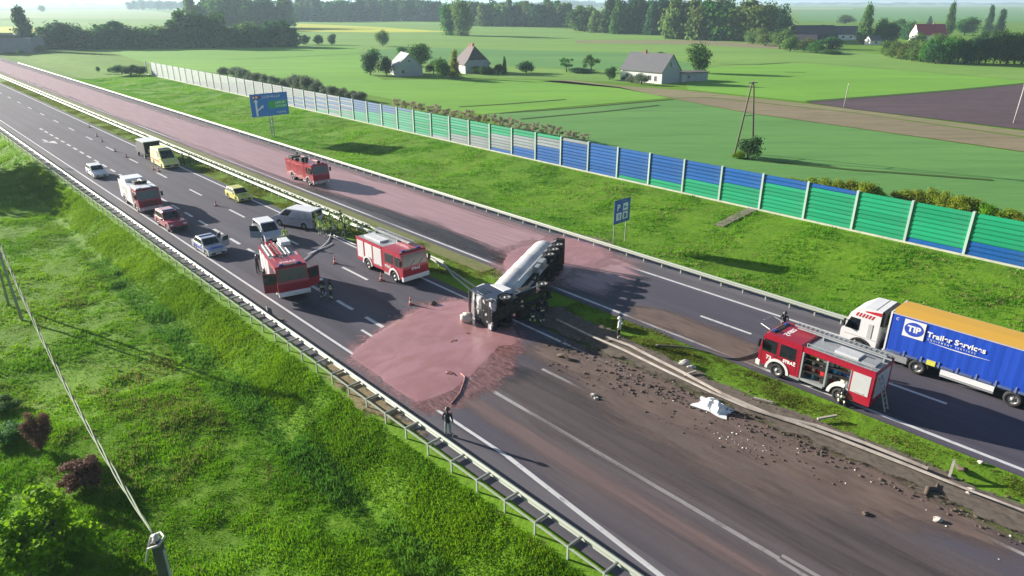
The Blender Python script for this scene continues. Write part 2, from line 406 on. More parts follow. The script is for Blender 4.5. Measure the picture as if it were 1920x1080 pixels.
# ---------------------------------------------------------------- films: chocolate, mud, wet and skid marks lying on the road
def sdist(S, N, poly):
    P = np.array(poly, float); Q = np.roll(P, -1, 0)
    d = np.full(S.shape, 1e9); ins = np.zeros(S.shape, bool)
    for (ax, ay), (bx, by) in zip(P, Q):
        ex, ey = bx - ax, by - ay; L2 = ex * ex + ey * ey + 1e-9
        t = np.clip(((S - ax) * ex + (N - ay) * ey) / L2, 0, 1)
        d = np.minimum(d, np.hypot(S - ax - t * ex, N - ay - t * ey))
        c = ((ay > N) != (by > N)) & (S < (bx - ax) * (N - ay) / (by - ay + 1e-12) + ax)
        ins ^= c
    return np.where(ins, d, -d)
def film_mat(name, cols, rough, scale, stretch, amount=1.0, contrast=(.35, .65), coat=0.0, bmp=.2):
    m, n, l, b = nodes_of(name)
    co = coord(n); v = scalevec(n, l, co, stretch)
    f1 = noise_tex(n, l, v, scale, 6, .62); f2 = noise_tex(n, l, v, scale * 4.3, 5, .65)
    c = ramp(n, l, f2, [(.35, cols[0]), (.65, cols[1])])
    l.new(c, b.inputs['Base Color']); b.inputs['Roughness'].default_value = rough
    b.inputs['Coat Weight'].default_value = coat; b.inputs['Coat Roughness'].default_value = .15
    at = n.new('ShaderNodeAttribute'); at.attribute_name = 'cover'
    a = mth(n, l, 'ADD', at.outputs['Fac'], mth(n, l, 'MULTIPLY', mth(n, l, 'SUBTRACT', f1, .5), 1.5))
    a = mth(n, l, 'ADD', a, mth(n, l, 'MULTIPLY', mth(n, l, 'SUBTRACT', f2, .5), .6))
    a = ramp(n, l, a, [(contrast[0], (0, 0, 0)), (contrast[1], (amount, amount, amount))])
    l.new(a, b.inputs['Alpha'])
    bump(n, l, b, f2, bmp, .02)
    return m
def film(name, poly, mat, res, feather, z, px=True, lens=0.0, lip=.3, label=None, cat=None, wob=0.0):
    P = [gs(x, y) for x, y in poly] if px else poly
    P = np.array(P, float)
    s0, n0 = P.min(0) - feather; s1, n1 = P.max(0) + feather
    rs, rn = res if isinstance(res, tuple) else (res, res)
    S, N = np.meshgrid(np.arange(s0, s1 + rs, rs), np.arange(n0, n1 + rn, rn), indexing='ij')
    d = sdist(S, N, P)
    if wob: d = d + lumps(S * 2.0 + 31, N * 2.0) * wob
    cov = np.clip(d / feather * .5 + .5, 0, 1)
    Z = np.full(S.shape, z) + lens * np.clip(1 - np.exp(-np.maximum(d, 0) / lip), 0, 1) - (np.where(d < 0, .03, 0) if lens else 0)
    cf = cov.ravel(); thr = .02 if not lens else .42
    me, used = grid_mesh(name, S, N, Z, [mat], keep=lambda q: (cf[q].max(1) > thr))
    attr_float(me, 'cover', cf[used])
    o = link(name, me, M=ROADM)
    if label: tag(o, label, cat)
    o['kind'] = 'stuff'
    return o
CH = [(.30, .115, .095), (.36, .145, .12)]
M_skid = film_mat('dark_rubber', [(.022, .021, .027), (.036, .034, .041)], .55, .5, (.12, 1.6, 1), .92, (.3, .8))
M_mud = film_mat('road_mud', [(.10, .066, .056), (.165, .115, .098)], .9, .5, (.22, 1.0, 1), .9, (.28, .85), bmp=.6)
M_dust = film_mat('pink_dust', [(.17, .118, .115), (.23, .155, .148)], .8, .6, (.06, 1.4, 1), .6, (.3, .85))
M_choc_thin = film_mat('chocolate_smear', [(.31, .185, .20), (.43, .275, .295)], .5, .55, (.05, 1.3, 1), .95, (.25, .75))
M_choc_dark = film_mat('chocolate_stain', [(.075, .03, .03), (.31, .16, .15)], .35, .8, (.6, 1.5, 1), .92, (.35, .65), coat=.3)
# far carriageway: everything behind the tanker is smeared
film('chocolate_smear', [(-420, 38.9), (-300, 38.7), (-120, 38.9), (-92, 38.8), (-80, 39.6), (-66, 40.5), (-52, 41.6), (-46, 40.2), (-39, 38.7), (-33, 40.5), (-33.5, 46.2), (-36, 48.3), (-60, 48.6), (-120, 47.6), (-300, 47.4), (-420, 47)],
     M_choc_thin, (.9, .35), 1.6, .008, px=False, label='pink chocolate smear covering the far carriageway behind the tanker', cat='spill')
film('wet_track', [(-84, 39.3), (-66, 39.4), (-50, 39.3), (-42, 39.6), (-47, 41.6), (-60, 41.6), (-74, 40.6), (-84, 39.9)], M_skid, (.7, .3), 1.6, .012, px=False)
film('dark_skid', [(958, 690), (1010, 700), (1180, 770), (1350, 850), (1560, 960), (1900, 1120), (1700, 1150), (1420, 1010), (1220, 900), (1020, 790), (945, 720)], M_skid, (.5, .25), 1.2, .008,
     label='dark skid marks on the near carriageway', cat='skid mark')
film('mud_layer', [(1015, 640), (1110, 655), (1250, 700), (1420, 775), (1600, 850), (1800, 945), (1960, 1015), (1960, 1030), (1780, 1000), (1600, 985), (1430, 930), (1260, 850), (1150, 790), (1060, 720), (985, 665)], M_mud, (.4, .25), 1.5, .012,
     label='brown earth film scraped over the near carriageway beside the broken rail', cat='mud')
film('mud_layer', [(1190, 575), (1240, 580), (1330, 610), (1430, 650), (1425, 690), (1330, 655), (1220, 610), (1180, 595)], M_mud, (.4, .25), .8, .010,
     label='brown earth film beside the red engine on the far carriageway', cat='mud')
film('dusty_film', [(870, 735), (1010, 690), (1300, 800), (1600, 930), (1990, 1090), (1700, 1180), (1300, 1120), (1050, 930)], film_mat('road_dust', [(.14, .108, .104), (.20, .16, .152)], .9, .5, (.07, 1.3, 1), .42, (.4, 1.0)), (.5, .25), 1.5, .0155, label='thin brownish dust film greying the near carriageway and its lines', cat='dust')
film('pink_track', [(862, 752), (905, 748), (1010, 810), (1130, 880), (1290, 970), (1480, 1085), (1420, 1085), (1230, 985), (1050, 880), (920, 800)], M_dust, (.5, .2), .7, .018,
     label='pink tyre tracks leading from the chocolate pool along the road', cat='tyre tracks')
film('chocolate_stain', [(974, 643), (970, 668), (960, 700), (930, 724), (895, 742), (860, 762), (815, 772), (780, 758), (800, 742), (850, 728), (880, 706), (905, 685), (930, 652), (960, 640)], M_choc_dark, .2, .9, .014,
     label='dark wet chocolate rivulets at the broken edge of the pool', cat='spill')
def choc_mat():
    m, n, l, b = nodes_of('liquid_chocolate')
    co = coord(n)
    f = noise_tex(n, l, scalevec(n, l, co, (.25, .3, 1)), 1, 4, .5); sw = n.new('ShaderNodeTexNoise'); sw.inputs['Scale'].default_value = .55; sw.inputs['Detail'].default_value = 5; sw.inputs['Distortion'].default_value = 2.2; l.new(scalevec(n, l, co, (1, .6, 1)), sw.inputs['Vector']); f2 = noise_tex(n, l, co, 1.4, 5, .6)
    c = ramp(n, l, f, [(.3, (.31, .15, .165)), (.7, (.39, .205, .22))])
    c = mixc(n, l, mth(n, l, 'MULTIPLY', ramp(n, l, f2, [(.62, (0, 0, 0)), (.75, (1, 1, 1))]), .25), c, (.22, .08, .07))
    c = mixc(n, l, ramp(n, l, sw.outputs['Fac'], [(.40, (0, 0, 0)), (.66, (.75, .75, .75))]), c, (.27, .125, .125))
    l.new(c, b.inputs['Base Color']); l.new(mth(n, l, 'ADD', mth(n, l, 'MULTIPLY', sw.outputs['Fac'], .5), .15), b.inputs['Roughness'])
    b.inputs['Specular IOR Level'].default_value = .5; b.inputs['Coat Weight'].default_value = .25; b.inputs['Coat Roughness'].default_value = .35
    bump(n, l, b, f2, .25, .02)
    return m
M_choc = choc_mat()
film('chocolate_pool', [(655, 668), (668, 653), (697, 632), (745, 600), (790, 578), (840, 566), (880, 560), (930, 560), (960, 600), (974, 642), (962, 650), (938, 650), (917, 673), (899, 692), (876, 716), (854, 733), (831, 742), (809, 750), (786, 759), (740, 728), (700, 700)],
     M_choc, .16, .3, .004, lens=.03, lip=.5, label='thick pool of pink liquid chocolate in front of the overturned tanker', cat='spill', wob=.25)
film('chocolate_pool', [(942, 492), (948, 476), (975, 464), (1020, 456), (1065, 447), (1110, 452), (1135, 464), (1138, 484), (1118, 499), (1085, 498), (1060, 520), (1010, 540), (965, 530), (950, 515)],
     M_choc, .2, .3, .016, lens=.025, lip=.5, label='round pool of pink liquid chocolate round the back of the tank', cat='spill', wob=.35)
M_fringe = film_mat('chocolate_fringe', [(.27, .145, .15), (.36, .21, .215)], .45, .9, (1, 1, 1), .8, (.3, .75))
film('chocolate_fringe', [(648, 672), (662, 648), (695, 624), (745, 592), (790, 570), (842, 558), (960, 556), (985, 645), (960, 680), (920, 725), (850, 770), (790, 775), (735, 738), (690, 708)], M_fringe, .2, 1.2, .003, label='thin pink film feathering out round the big chocolate pool', cat='spill')
film('chocolate_fringe', [(925, 495), (935, 470), (975, 455), (1065, 438), (1120, 446), (1152, 464), (1155, 492), (1120, 510), (1080, 512), (1060, 530), (1000, 550), (950, 540), (935, 520)], M_fringe, .25, 1.6, .012, label='thin pink film feathering out round the pool behind the tank', cat='spill')
M_thick = pm('thick_chocolate', (.30, .12, .10), .4, 0, .3, .5, 2, (.14, .05, .045))
for pts, r in (([(846, 757), (862, 738), (870, 716), (872, 706), (864, 700)], .045), ([(855, 704), (847, 697), (838, 699)], .03)):
    b = MB(); b.tube([g(x, y, .05) for x, y in pts], r, 6); o = b.build('chocolate_ridge', M_thick, smooth=True); tag(o, 'raised chocolate ridge trailing across the big pool', 'spill', 'ridges in the chocolate pool')
# scraped soil of the median
M_soil = ground_mat('torn_soil', [(.10, .08, .065), (.13, .105, .085), (.08, .07, .05), (.17, .14, .115)], (.3, 1.2, 5), bumpd=.12)
def soil_alpha():
    m = film_mat('torn_soil_film', [(.075, .06, .048), (.15, .12, .095)], .95, .8, (.7, 1, 1), 1.0, (.38, .6), bmp=1.0)
    return m
film('torn_soil', [(-36, 32.6), (-24, 32.7), (-10, 33.0), (10, 33.3), (25, 33.4), (25, 36.3), (6, 36.0), (-4, 35.3), (-10, 35.4), (-17, 34.8), (-24, 35.2), (-33, 36)], soil_alpha(), (.3, .2), .7, .10, px=False,
     label='torn dark earth along the broken median rail', cat='soil')
film('dry_grass_patch', [(600, 660), (640, 690), (700, 735), (760, 790), (790, 815), (740, 790), (690, 775), (650, 740), (620, 700)], film_mat('dead_grass', [(.17, .13, .065), (.26, .2, .10)], .95, 1.2, (1, 1, 1), .95, (.35, .62)), .3, .8, .08,
     label='dry trampled grass just behind the near guardrail', cat='dry grass')

# ================================================================ GUARDRAILS AND NOISE BARRIER
M_galv = pm('galvanised_steel', (.40, .44, .38), .5, .15, 0, .35, 1.5, (.35, .36, .30))
M_galv_dk = pm('weathered_steel', (.36, .38, .36), .55, .5, 0, .4, 2, (.2, .18, .15))
WB = [(.0, .30), (.05, .28), (.07, .22), (.0, .16), (.0, .14), (.07, .08), (.05, .02), (.0, .0), (-.015, .0), (.03, .03), (.05, .08), (-.02, .13), (-.02, .17), (.05, .22), (.03, .27), (-.015, .30)]
def wbeam(mb, s0, s1, n, z, side=1, seg=None):
    """W-profile beam; side=+1 bulges towards +n"""
    mb.prism([(n + side * u * 1.3, z + v * 1.15) for u, v in WB], s0, s1, axis='x')
def guardrail(s0, s1, n, label, n_back=None, step=4.0, side=1, group=None, fine=None):
    o = bpy.data.objects.new('guardrail', None); COL.objects.link(o); o.matrix_world = ROADM @ Matrix.Translation(((s0 + s1) / 2, n, 0))
    tag(o, label, 'guardrail', group); c = (s0 + s1) / 2
    L = MB(); x = s0
    while x < s1 - .1:
        e = min(x + 4.3, s1); wbeam(L, x - c, e - c + .12, 0, .45 + (.006 if int((x - s0) / 4.3) % 2 else 0), side); x += 4.3
    L.build('beam', M_galv, o)
    nb = (n_back - n) if n_back is not None else -.18 * side
    if n_back is not None:
        MB().box(s0 - c, s1 - c, nb - .03, nb + .03, .53, .60).build('rear_rail', M_galv, o)
    pm_ = MB(); zt = .74 if n_back is None else .66
    pm_.box(-.045, .045, nb - .04, nb + .04, -.5, zt); post = pm_.mesh('post', [M_galv])
    bk = MB(); bk.box(-.04, .04, min(nb, 0), max(nb, 0), .54, .66)
    brk = bk.mesh('bracket', [M_galv_dk if n_back is not None else M_galv])
    x = s0 + 1
    k = 0
    while x < s1:
        M = Matrix.Translation((x - c, 0, 0)); link('post', post, o, M)
        link('bracket', brk, o, M)
        x += (fine[1] if fine and x > fine[0] else step); k += 1
    return o
guardrail(-330, 0, 18.05, 'double galvanised guardrail along the near grass bank', 17.2, 4.0, 1, fine=(-120, 2.0))
guardrail(-330, 40, 48.85, 'galvanised guardrail along the far shoulder below the noise barrier', None, 4.0, -1, fine=(-110, 2.0))
guardrail(-330, -46, 34.45, 'median guardrail beside the parked emergency vehicles', None, 4.0, -1, fine=(-120, 2.0))
guardrail(-330, -60, 35.5, 'median guardrail on the side of the far carriageway', None, 4.0, 1, fine=(-120, 2.0))
# the torn-off end of the rail, pushed over towards the cab
M_lamp = M_galv
def bent_beam(name, pts, label, parent=None, h=.32, cat='guardrail', mat=None):
    """a W-beam dragged along a bent line; pts = (s, n, z, roll)"""
    V = []; F = []
    P = [R(s, n, z) for s, n, z, r in pts]; K = len(WB)
    for i, (s, n, z, r) in enumerate(pts):
        d = (P[min(i + 1, len(P) - 1)] - P[max(i - 1, 0)]).normalized(); side = Vector((-d.y, d.x, 0)).normalized(); up = d.cross(side) * -1
        up = Vector((0, 0, 1))
        a = side * math.cos(r) + up * math.sin(r); b = up * math.cos(r) - side * math.sin(r)
        V += [tuple(P[i] + a * u * 1.3 + b * (v - .15) * .66) for u, v in WB]
    for i in range(len(pts) - 1):
        for j in range(K):
            F.append((i * K + j, i * K + (j + 1) % K, (i + 1) * K + (j + 1) % K, (i + 1) * K + j))
    F += [tuple(range(K)), tuple(range(len(pts) * K - 1, (len(pts) - 1) * K - 1, -1))]
    mb = MB(); mb.v = V; mb.f = F; mb.m = [0] * len(F)
    o = mb.build(name, mat or M_galv)
    if label: tag(o, label, cat)
    return o
bent_beam('bent_guardrail', [(-60, 35.5, .6, 0), (-54, 34.8, .62, .1), (-48, 34.3, .62, .2), (-43, 33.4, .66, .3), (-38.5, 32.5, .7, .5)], 'bent upper end of the median rail reaching the tanker cab')
bent_beam('bent_guardrail', [(-46.2, 34.42, .6, 0), (-43, 33.2, .5, .2), (-39.5, 32.3, .45, .6)], 'bent lower end of the median rail reaching the tanker cab')
M_dusty = pm('dusty_rail', (.40, .36, .33), .7, .1, 0, .8, .9, (.18, .14, .11))
bent_beam('broken_guardrail', [(-31.4, 33.7, .3, 1.2), (-28, 33.5, .3, 1.2), (-24.9, 33.5, .3, 1.3), (-21.2, 33.2, .32, 1.2), (-18, 33.1, .28, 1.2), (-15.7, 33.25, .22, 1.4), (-13, 33.8, .22, 1.5), (-11, 34.05, .22, 1.5), (-7.3, 34.3, .22, 1.4), (-4.5, 34.35, .26, 1.0), (-2.4, 34.4, .34, .7), (3, 34.45, .5, .2), (12, 34.45, .6, 0)],
          'long flattened guardrail beam lying along the torn median', mat=M_dusty)
bent_beam('broken_guardrail', [(-27.2, 34.3, .2, 1.5), (-25.1, 34.4, .25, 1.4), (-23, 34.2, .22, 1.5), (-20.6, 34.0, .2, 1.5), (-17.5, 33.5, .24, 1.3), (-14.5, 33.6, .18, 1.5), (-12, 34.2, .34, 1.4), (-9.5, 34.45, .36, 1.4), (-6.5, 34.6, .34, 1.5)],
          'second flattened guardrail beam behind the long one on the torn median', mat=M_dusty)
for k, (s, n, l_, ang, lab) in enumerate([(-20.4, 33.9, .9, .4, 'bent rail post by the pale stones on the torn median'), (-16.0, 34.6, 1.1, -.6, 'bent rail post near the white sheet'), (-5.6, 34.9, .9, .9, 'bent rail post standing out of the earth near the frame edge'),
                                         (-12.4, 35.2, 1.2, .2, 'pale rail post lying on the median grass')]):
    o = MB().bar((0, 0, .05), (l_ * math.cos(ang), l_ * math.sin(ang), .12 + .45 * (k == 2)), .12, .1).build('rail_post', M_dusty); o.location = R(s, n, .12); tag(o, lab, 'post')

M_bpost = pm('barrier_post', (.48, .60, .55), .5, .1, 0, .15, 1)
BC = {'b': pm('barrier_blue', (.008, .10, .36), .5, 0, 0, .4, .8, (.05, .12, .26), spec=.2), 'g': pm('barrier_green', (.010, .31, .15), .5, 0, 0, .4, .8, (.05, .24, .14), spec=.2),
      'w': pm('barrier_grey', (.26, .30, .33), .5, 0, 0, .35, .8, spec=.2), 't': pm('barrier_pale', (.28, .34, .335), .5, 0, 0, .35, .8, spec=.2)}
def bay_colour(k, f):
    """f = 0 bottom .. 1 top; coloured bands that step down bay by bay"""
    b1 = .32 - .16 * k; b2 = .90 - .16 * (k - 3); b3 = .85 - .25 * (k - 10); b4 = .78 - .16 * (k - 12); b5 = .85 - .13 * (k - 18); b6 = .9 - .12 * (k - 24); b7 = .9 - .1 * (k - 31)
    if k < 2 and f < b1: return 'b'
    if f < b2 and k < 9: return 'g'
    if f < b3 and k < 14: return 'b'
    if f < b4: return 'w'
    if f < b5: return 'g'
    if f < b6: return 'b'
    if f < b7: return 'w'
    return 't'
BC['B'] = pm('barrier_faded_blue', (.075, .17, .34), .5, 0, 0, .4, .8, spec=.2); BC['G'] = pm('barrier_faded_green', (.065, .33, .22), .5, 0, 0, .4, .8, spec=.2)
BAR_N, BAR_H, BAY, NPL = 72.5, 4.15, 5.2, 9
barrier = bpy.data.objects.new('noise_barrier', None); COL.objects.link(barrier); barrier.matrix_world = ROADM @ Matrix.Translation((-120, BAR_N, 0))
tag(barrier, 'long noise barrier of blue, green and grey planks between pale posts', 'noise barrier')
S0 = -15.6 + 4 * BAY
pmesh = MB().box(-.11, .11, -.16, .16, -.3, BAR_H + .1).mesh('post', [M_bpost])
for k in range(-4, 47):
    link('post', pmesh, barrier, Matrix.Translation((-15.6 - BAY * k + 120, 0, 0)))
hpl = (BAR_H - .15) / NPL
def plank_mesh(col):
    m = MB(); m.prism([(-.05, .012), (-.075, .10), (-.03, hpl - .03), (-.045, hpl - .008), (.05, hpl - .008), (.05, .012)], -BAY / 2 + .12, BAY / 2 - .12, axis='x'); return m.mesh('plank', [BC[col]])
pl = {c: plank_mesh(c) for c in BC}
mbs = {c: MB() for c in BC}
for k in range(-4, 46):
    cx = -15.6 - BAY * (k - .5) + 120 - BAY
    cx = -15.6 - BAY * k + BAY / 2 + 120 - BAY * 0
    for j in range(NPL):
        col = bay_colour(k, (j + .5) / NPL)
        if k > 13 and col in 'bg' and (j + k) % 2: col = col.upper()
        if k > 17 and col in 'bg': col = col.upper()
        if k > 21 and col in 'BG' and (j + k) % 2: col = 'w'
        z = .15 + j * hpl
        if k <= 24 and k >= -1:
            link('plank', pl[col], barrier, Matrix.Translation((cx, 0, z)))
        else:
            mbs[col].prism([(-.05, z + .012), (-.075, z + .10), (-.03, z + hpl - .03), (-.045, z + hpl - .008), (.05, z + hpl - .008), (.05, z + .012)], cx - BAY / 2 + .12, cx + BAY / 2 - .12, axis='x')
for c in mbs:
    if mbs[c].v: mbs[c].build('far_planks', BC[c], barrier)['kind'] = 'stuff'
MB().box(-15.6 - BAY * 46 + 120, -15.6 + 4 * BAY + 120, -.2, .12, -.4, .15).build('plinth', pm('pale_concrete', (.52, .52, .44), .8, 0, 0, .4, 1.5), barrier)
M_conc = pm('concrete', (.20, .17, .14), .9, 0, 0, .5, 1.5)
# stepped drain down the bank below the barrier
ch = thing('drain_chute', R(-36.9, 68.4, -.1), RA, 'stepped concrete drain chute on the grass bank below the barrier', 'drain')
for i in range(10):
    n_ = -3.4 + i * .7; z = float(tz(-36.9, 68.4 + n_)) + .1
    MB().box(-.55, .55, n_, n_ + .66, z - .2, z + .16).build('step', M_conc, ch)
# ================================================================ GRASS TUFTS (stuff)
def tufts(name, poly, count, hgt, wid, mat, seed, dens=None, label=None, zoff=0.0):
    r = np.random.default_rng(seed); P = np.array(poly, float)
    lo, hi = P.min(0), P.max(0); s = np.empty(0); n = np.empty(0)
    while len(s) < count:
        a = r.uniform(lo[0], hi[0], count * 3); b = r.uniform(lo[1], hi[1], count * 3)
        ok = sdist(a, b, poly) > 0
        keep = ok & (r.random(len(a)) < np.clip(.6 + .8 * lumps(a * 1.5 + 40, b * 1.5), .35, 1)) 
        if dens is not None: keep &= r.random(len(a)) < dens(a, b)
        s = np.concatenate([s, a[keep]]); n = np.concatenate([n, b[keep]])
    s = s[:count]; n = n[:count]; z = tz(s, n) + zoff
    # distance-aware size keeps far tufts from vanishing
    K = 4
    clump = np.clip(.7 + 1.1 * lumps(s * 2.3, n * 2.3 + 17), .35, 1.6)
    H = hgt * clump[:, None] * r.uniform(.55, 1.25, (count, K)); W = wid * r.uniform(.7, 1.4, (count, K))
    az = r.uniform(0, 2 * math.pi, (count, K)); lean = r.uniform(.15, .8, (count, K)) * H; la = az + r.uniform(-1, 1, (count, K)) + 1.2
    bx = s[:, None] + r.normal(0, .10, (count, K)); by = n[:, None] + r.normal(0, .10, (count, K)); bz = np.repeat(z[:, None], K, 1) - .03
    dx, dy = np.cos(az) * W, np.sin(az) * W
    tx, ty = bx + np.cos(la) * lean, by + np.sin(la) * lean
    v = np.stack([np.stack([bx - dx, by - dy, bz], -1), np.stack([bx + dx, by + dy, bz], -1), np.stack([tx, ty, bz + H], -1)], 2).reshape(-1, 3)
    nf = count * K
    me = bpy.data.meshes.new(name); me.vertices.add(len(v)); me.vertices.foreach_set('co', v.ravel().astype(np.float32))
    me.loops.add(nf * 3); me.loops.foreach_set('vertex_index', np.arange(nf * 3, dtype=np.int32))
    me.polygons.add(nf); me.polygons.foreach_set('loop_start', np.arange(0, nf * 3, 3, dtype=np.int32))
    me.materials.append(mat); me.update(calc_edges=True)
    base = np.clip(.5 + 1.5 * lumps(s * .7 + 9, n * .7), 0, 1)
    attr_float(me, 'rnd', np.repeat(np.clip(base[:, None] * .7 + r.uniform(-.1, .4, (count, K)), 0, 1).ravel(), 3))
    o = link(name, me, M=ROADM); o['kind'] = 'stuff'
    if label: tag(o, label, 'grass', kind='stuff')
    return o
G_lush = foliage('lush_grass', (.080, .225, .006), (.20, .385, .010), .5)
G_dark = foliage('deep_grass', (.06, .16, .018), (.12, .24, .025), .5)
G_bank = foliage('bank_grass', (.085, .22, .010), (.19, .36, .016), .5)
tufts('slope_grass', [(-190, 17.0), (-10, 17.0), (-6, 12), (-8, -2), (-40, -26), (-75, -18), (-190, 6)], 150000, .22, .035, G_lush, 11, label='bright uneven grass of the near slope and meadow')
tufts('ditch_reeds', [(-75, 14.3), (-8, 14.3), (-8, 12.3), (-75, 12.3)], 4500, .35, .04, G_dark, 12, label='dark tall grass along the ditch below the near slope')
tufts('bank_grass', [(-260, 50.3), (-2, 50.3), (-4, 72), (-260, 71.5)], 80000, .2, .05, G_bank, 13, label='mown grass of the far bank up to the noise barrier')
tufts('median_grass', [(-260, 32.6), (-48, 32.7), (-40, 35.5), (-42, 37.8), (-70, 36.4), (-260, 36.2)], 26000, .18, .04, foliage('median_green', (.11, .17, .02), (.21, .26, .045), .45), 14, label='olive grass of the median between the rails')
tufts('median_grass', [(-33, 35.3), (-20, 35.5), (-8, 35.5), (10, 36.2), (25, 36.4), (25, 37.6), (4, 37.7), (-14, 37.6), (-25, 38.2), (-33, 38)], 10000, .12, .04, foliage('median_green2', (.12, .175, .025), (.21, .25, .045), .5), 15, label='green grass left between torn earth and the far carriageway')
tufts('slope_grass', [(-44, 17.0), (-8, 17.0), (-6, 12), (-8, -2), (-26, -20), (-50, -14)], 150000, .18, .022, G_lush, 21, label='finer bright grass of the near slope close to the camera')
tufts('slope_grass', [(-120, 16.9), (-8, 16.9), (-8, 14.2), (-120, 14.2)], 50000, .2, .03, foliage('slope_green', (.09, .26, .006), (.20, .42, .010), .5), 22, label='bright yellow-green grass on the slope just below the near guardrail')
STRAW = foliage('dry_straw', (.24, .21, .08), (.36, .31, .13), .3)
tufts('dry_stalks', [(-120, 17.0), (-8, 17.0), (-6, 12), (-8, -2), (-40, -26), (-75, -18), (-120, 0)], 5000, .3, .02, STRAW, 23, dens=lambda a, b: np.clip(lumps(a * .9 + 21, b * .9) * 3 + .15, 0, 1), label='scattered dry stalks in the near slope and meadow')
tufts('dry_stalks', [(-200, 50.5), (-2, 50.5), (-4, 72), (-200, 71.5)], 5000, .22, .04, STRAW, 24, dens=lambda a, b: np.clip(lumps(a * .8 + 51, b * .8) * 3 + .1, 0, 1), label='scattered dry stalks on the far bank')
# darker herb patches and yellow tussocks in the meadow
tufts('herb_patches', [(-80, 11.5), (-8, 11.5), (-12, -2), (-45, -24), (-75, -14)], 5000, .3, .05, foliage('herbs', (.11, .16, .03), (.19, .20, .05), .45), 16,
      dens=lambda a, b: np.clip(lumps(a * .6 + 77, b * .6) * 4 - .6, 0, 1), label='brownish herb patches in the near meadow')

# ================================================================ TREES AND BUSHES
def crown_mesh(seed, kind, n, leaf):
    r = np.random.default_rng(seed)
    if kind == 'round': lobes = [(r.uniform(-.27, .27), r.uniform(-.27, .27), r.uniform(.24, .78), r.uniform(.18, .3)) for _ in range(11)] + [(0, 0, .5, .36), (0, 0, .3, .3)]
    elif kind == 'tall': lobes = [(r.uniform(-.24, .24) * (1.1 - z), r.uniform(-.24, .24) * (1.1 - z), z, r.uniform(.15, .24) * (1.15 - .45 * z)) for z in list(np.linspace(.12, .92, 16)) * 2]
    elif kind == 'column': lobes = [(r.uniform(-.05, .05), r.uniform(-.05, .05), z, .36 * (1.02 - z) ** .7 + .05) for z in np.linspace(.06, .95, 12)]
    elif kind == 'ragged': lobes = [(r.uniform(-.38, .38), r.uniform(-.38, .38), r.uniform(.2, .82), r.uniform(.10, .2)) for _ in range(20)] + [(0, 0, .35, .28)]
    elif kind == 'bush': lobes = [(r.uniform(-.32, .32), r.uniform(-.32, .32), r.uniform(.25, .68), r.uniform(.2, .34)) for _ in range(9)]
    elif kind == 'full': lobes = [(r.uniform(-.3, .3), r.uniform(-.3, .3), r.uniform(.1, .8), r.uniform(.18, .3)) for _ in range(14)] + [(0, 0, .15, .36), (0, 0, .5, .36)]
    elif kind == 'sparse': lobes = [(r.uniform(-.34, .34), r.uniform(-.34, .34), r.uniform(.35, .85), r.uniform(.08, .17)) for _ in range(13)]
    L = np.array(lobes); wts = L[:, 3] ** 2; wts /= wts.sum()
    k = r.choice(len(L), n, p=wts)
    d = r.normal(size=(n, 3)); d /= np.linalg.norm(d, axis=1)[:, None]
    rad = L[k, 3] * (r.random(n) ** .3) * np.where(r.random(n) < .15, r.uniform(1, 1.5, n), r.uniform(.72, 1.18, n))
    if kind == 'column': sc = np.array([1, 1, .9])
    else: sc = np.array([1, 1, .8 if kind != 'tall' else .75])
    p = L[k, :3] + d * rad[:, None] * sc
    p[:, 2] = np.maximum(p[:, 2], .02)
    nr = d * .8 + r.normal(size=(n, 3)) * .55 + np.array([0, 0, .25]); nr /= np.linalg.norm(nr, axis=1)[:, None]
    t = np.cross(nr, r.normal(size=(n, 3))); t /= np.linalg.norm(t, axis=1)[:, None]; b = np.cross(nr, t)
    sz = leaf * r.uniform(.6, 1.35, n)[:, None]
    v = np.stack([p - t * sz - b * sz * .35, p + t * sz * .2 - b * sz * .7, p + t * sz + b * sz * .25, p - t * sz * .15 + b * sz * .75], 1).reshape(-1, 3)
    me = bpy.data.meshes.new('crown'); me.vertices.add(4 * n); me.vertices.foreach_set('co', v.ravel().astype(np.float32))
    me.loops.add(4 * n); me.loops.foreach_set('vertex_index', np.arange(4 * n, dtype=np.int32))
    me.polygons.add(n); me.polygons.foreach_set('loop_start', np.arange(0, 4 * n, 4, dtype=np.int32))
    me.update(calc_edges=True)
    lr = r.uniform(0, 1, len(L))
    attr_float(me, 'rnd', np.repeat(np.clip(lr[k] * .55 + r.uniform(0, .45, n), 0, 1), 4))
    return me
def trunk_mesh(seed, kind):
    r = random.Random(seed); m = MB()
    if kind == 'bush':
        for _ in range(5):
            a = r.uniform(0, 6.28); q = .25 * r.random() + .08
            m.tube([(0, 0, -.03), (math.cos(a) * q * .5, math.sin(a) * q * .5, .25), (math.cos(a) * q, math.sin(a) * q, .55)], [.022, .015, .006], 5)
    else:
        m.tube([(0, 0, -.03), (.01, 0, .3), (0, .015, .6), (.01, 0, .85)], [.032, .024, .014, .004], 7)
        for _ in range(7):
            a = r.uniform(0, 6.28); z = r.uniform(.25, .62); q = r.uniform(.14, .28)
            m.tube([(0, 0, z), (math.cos(a) * q * .6, math.sin(a) * q * .6, z + .09), (math.cos(a) * q, math.sin(a) * q, z + .2)], [.014, .009, .003], 5)
    return m.mesh('trunk', [pm('bark', (.10, .075, .055), .9, 0, 0, .4, 6)], smooth=True)
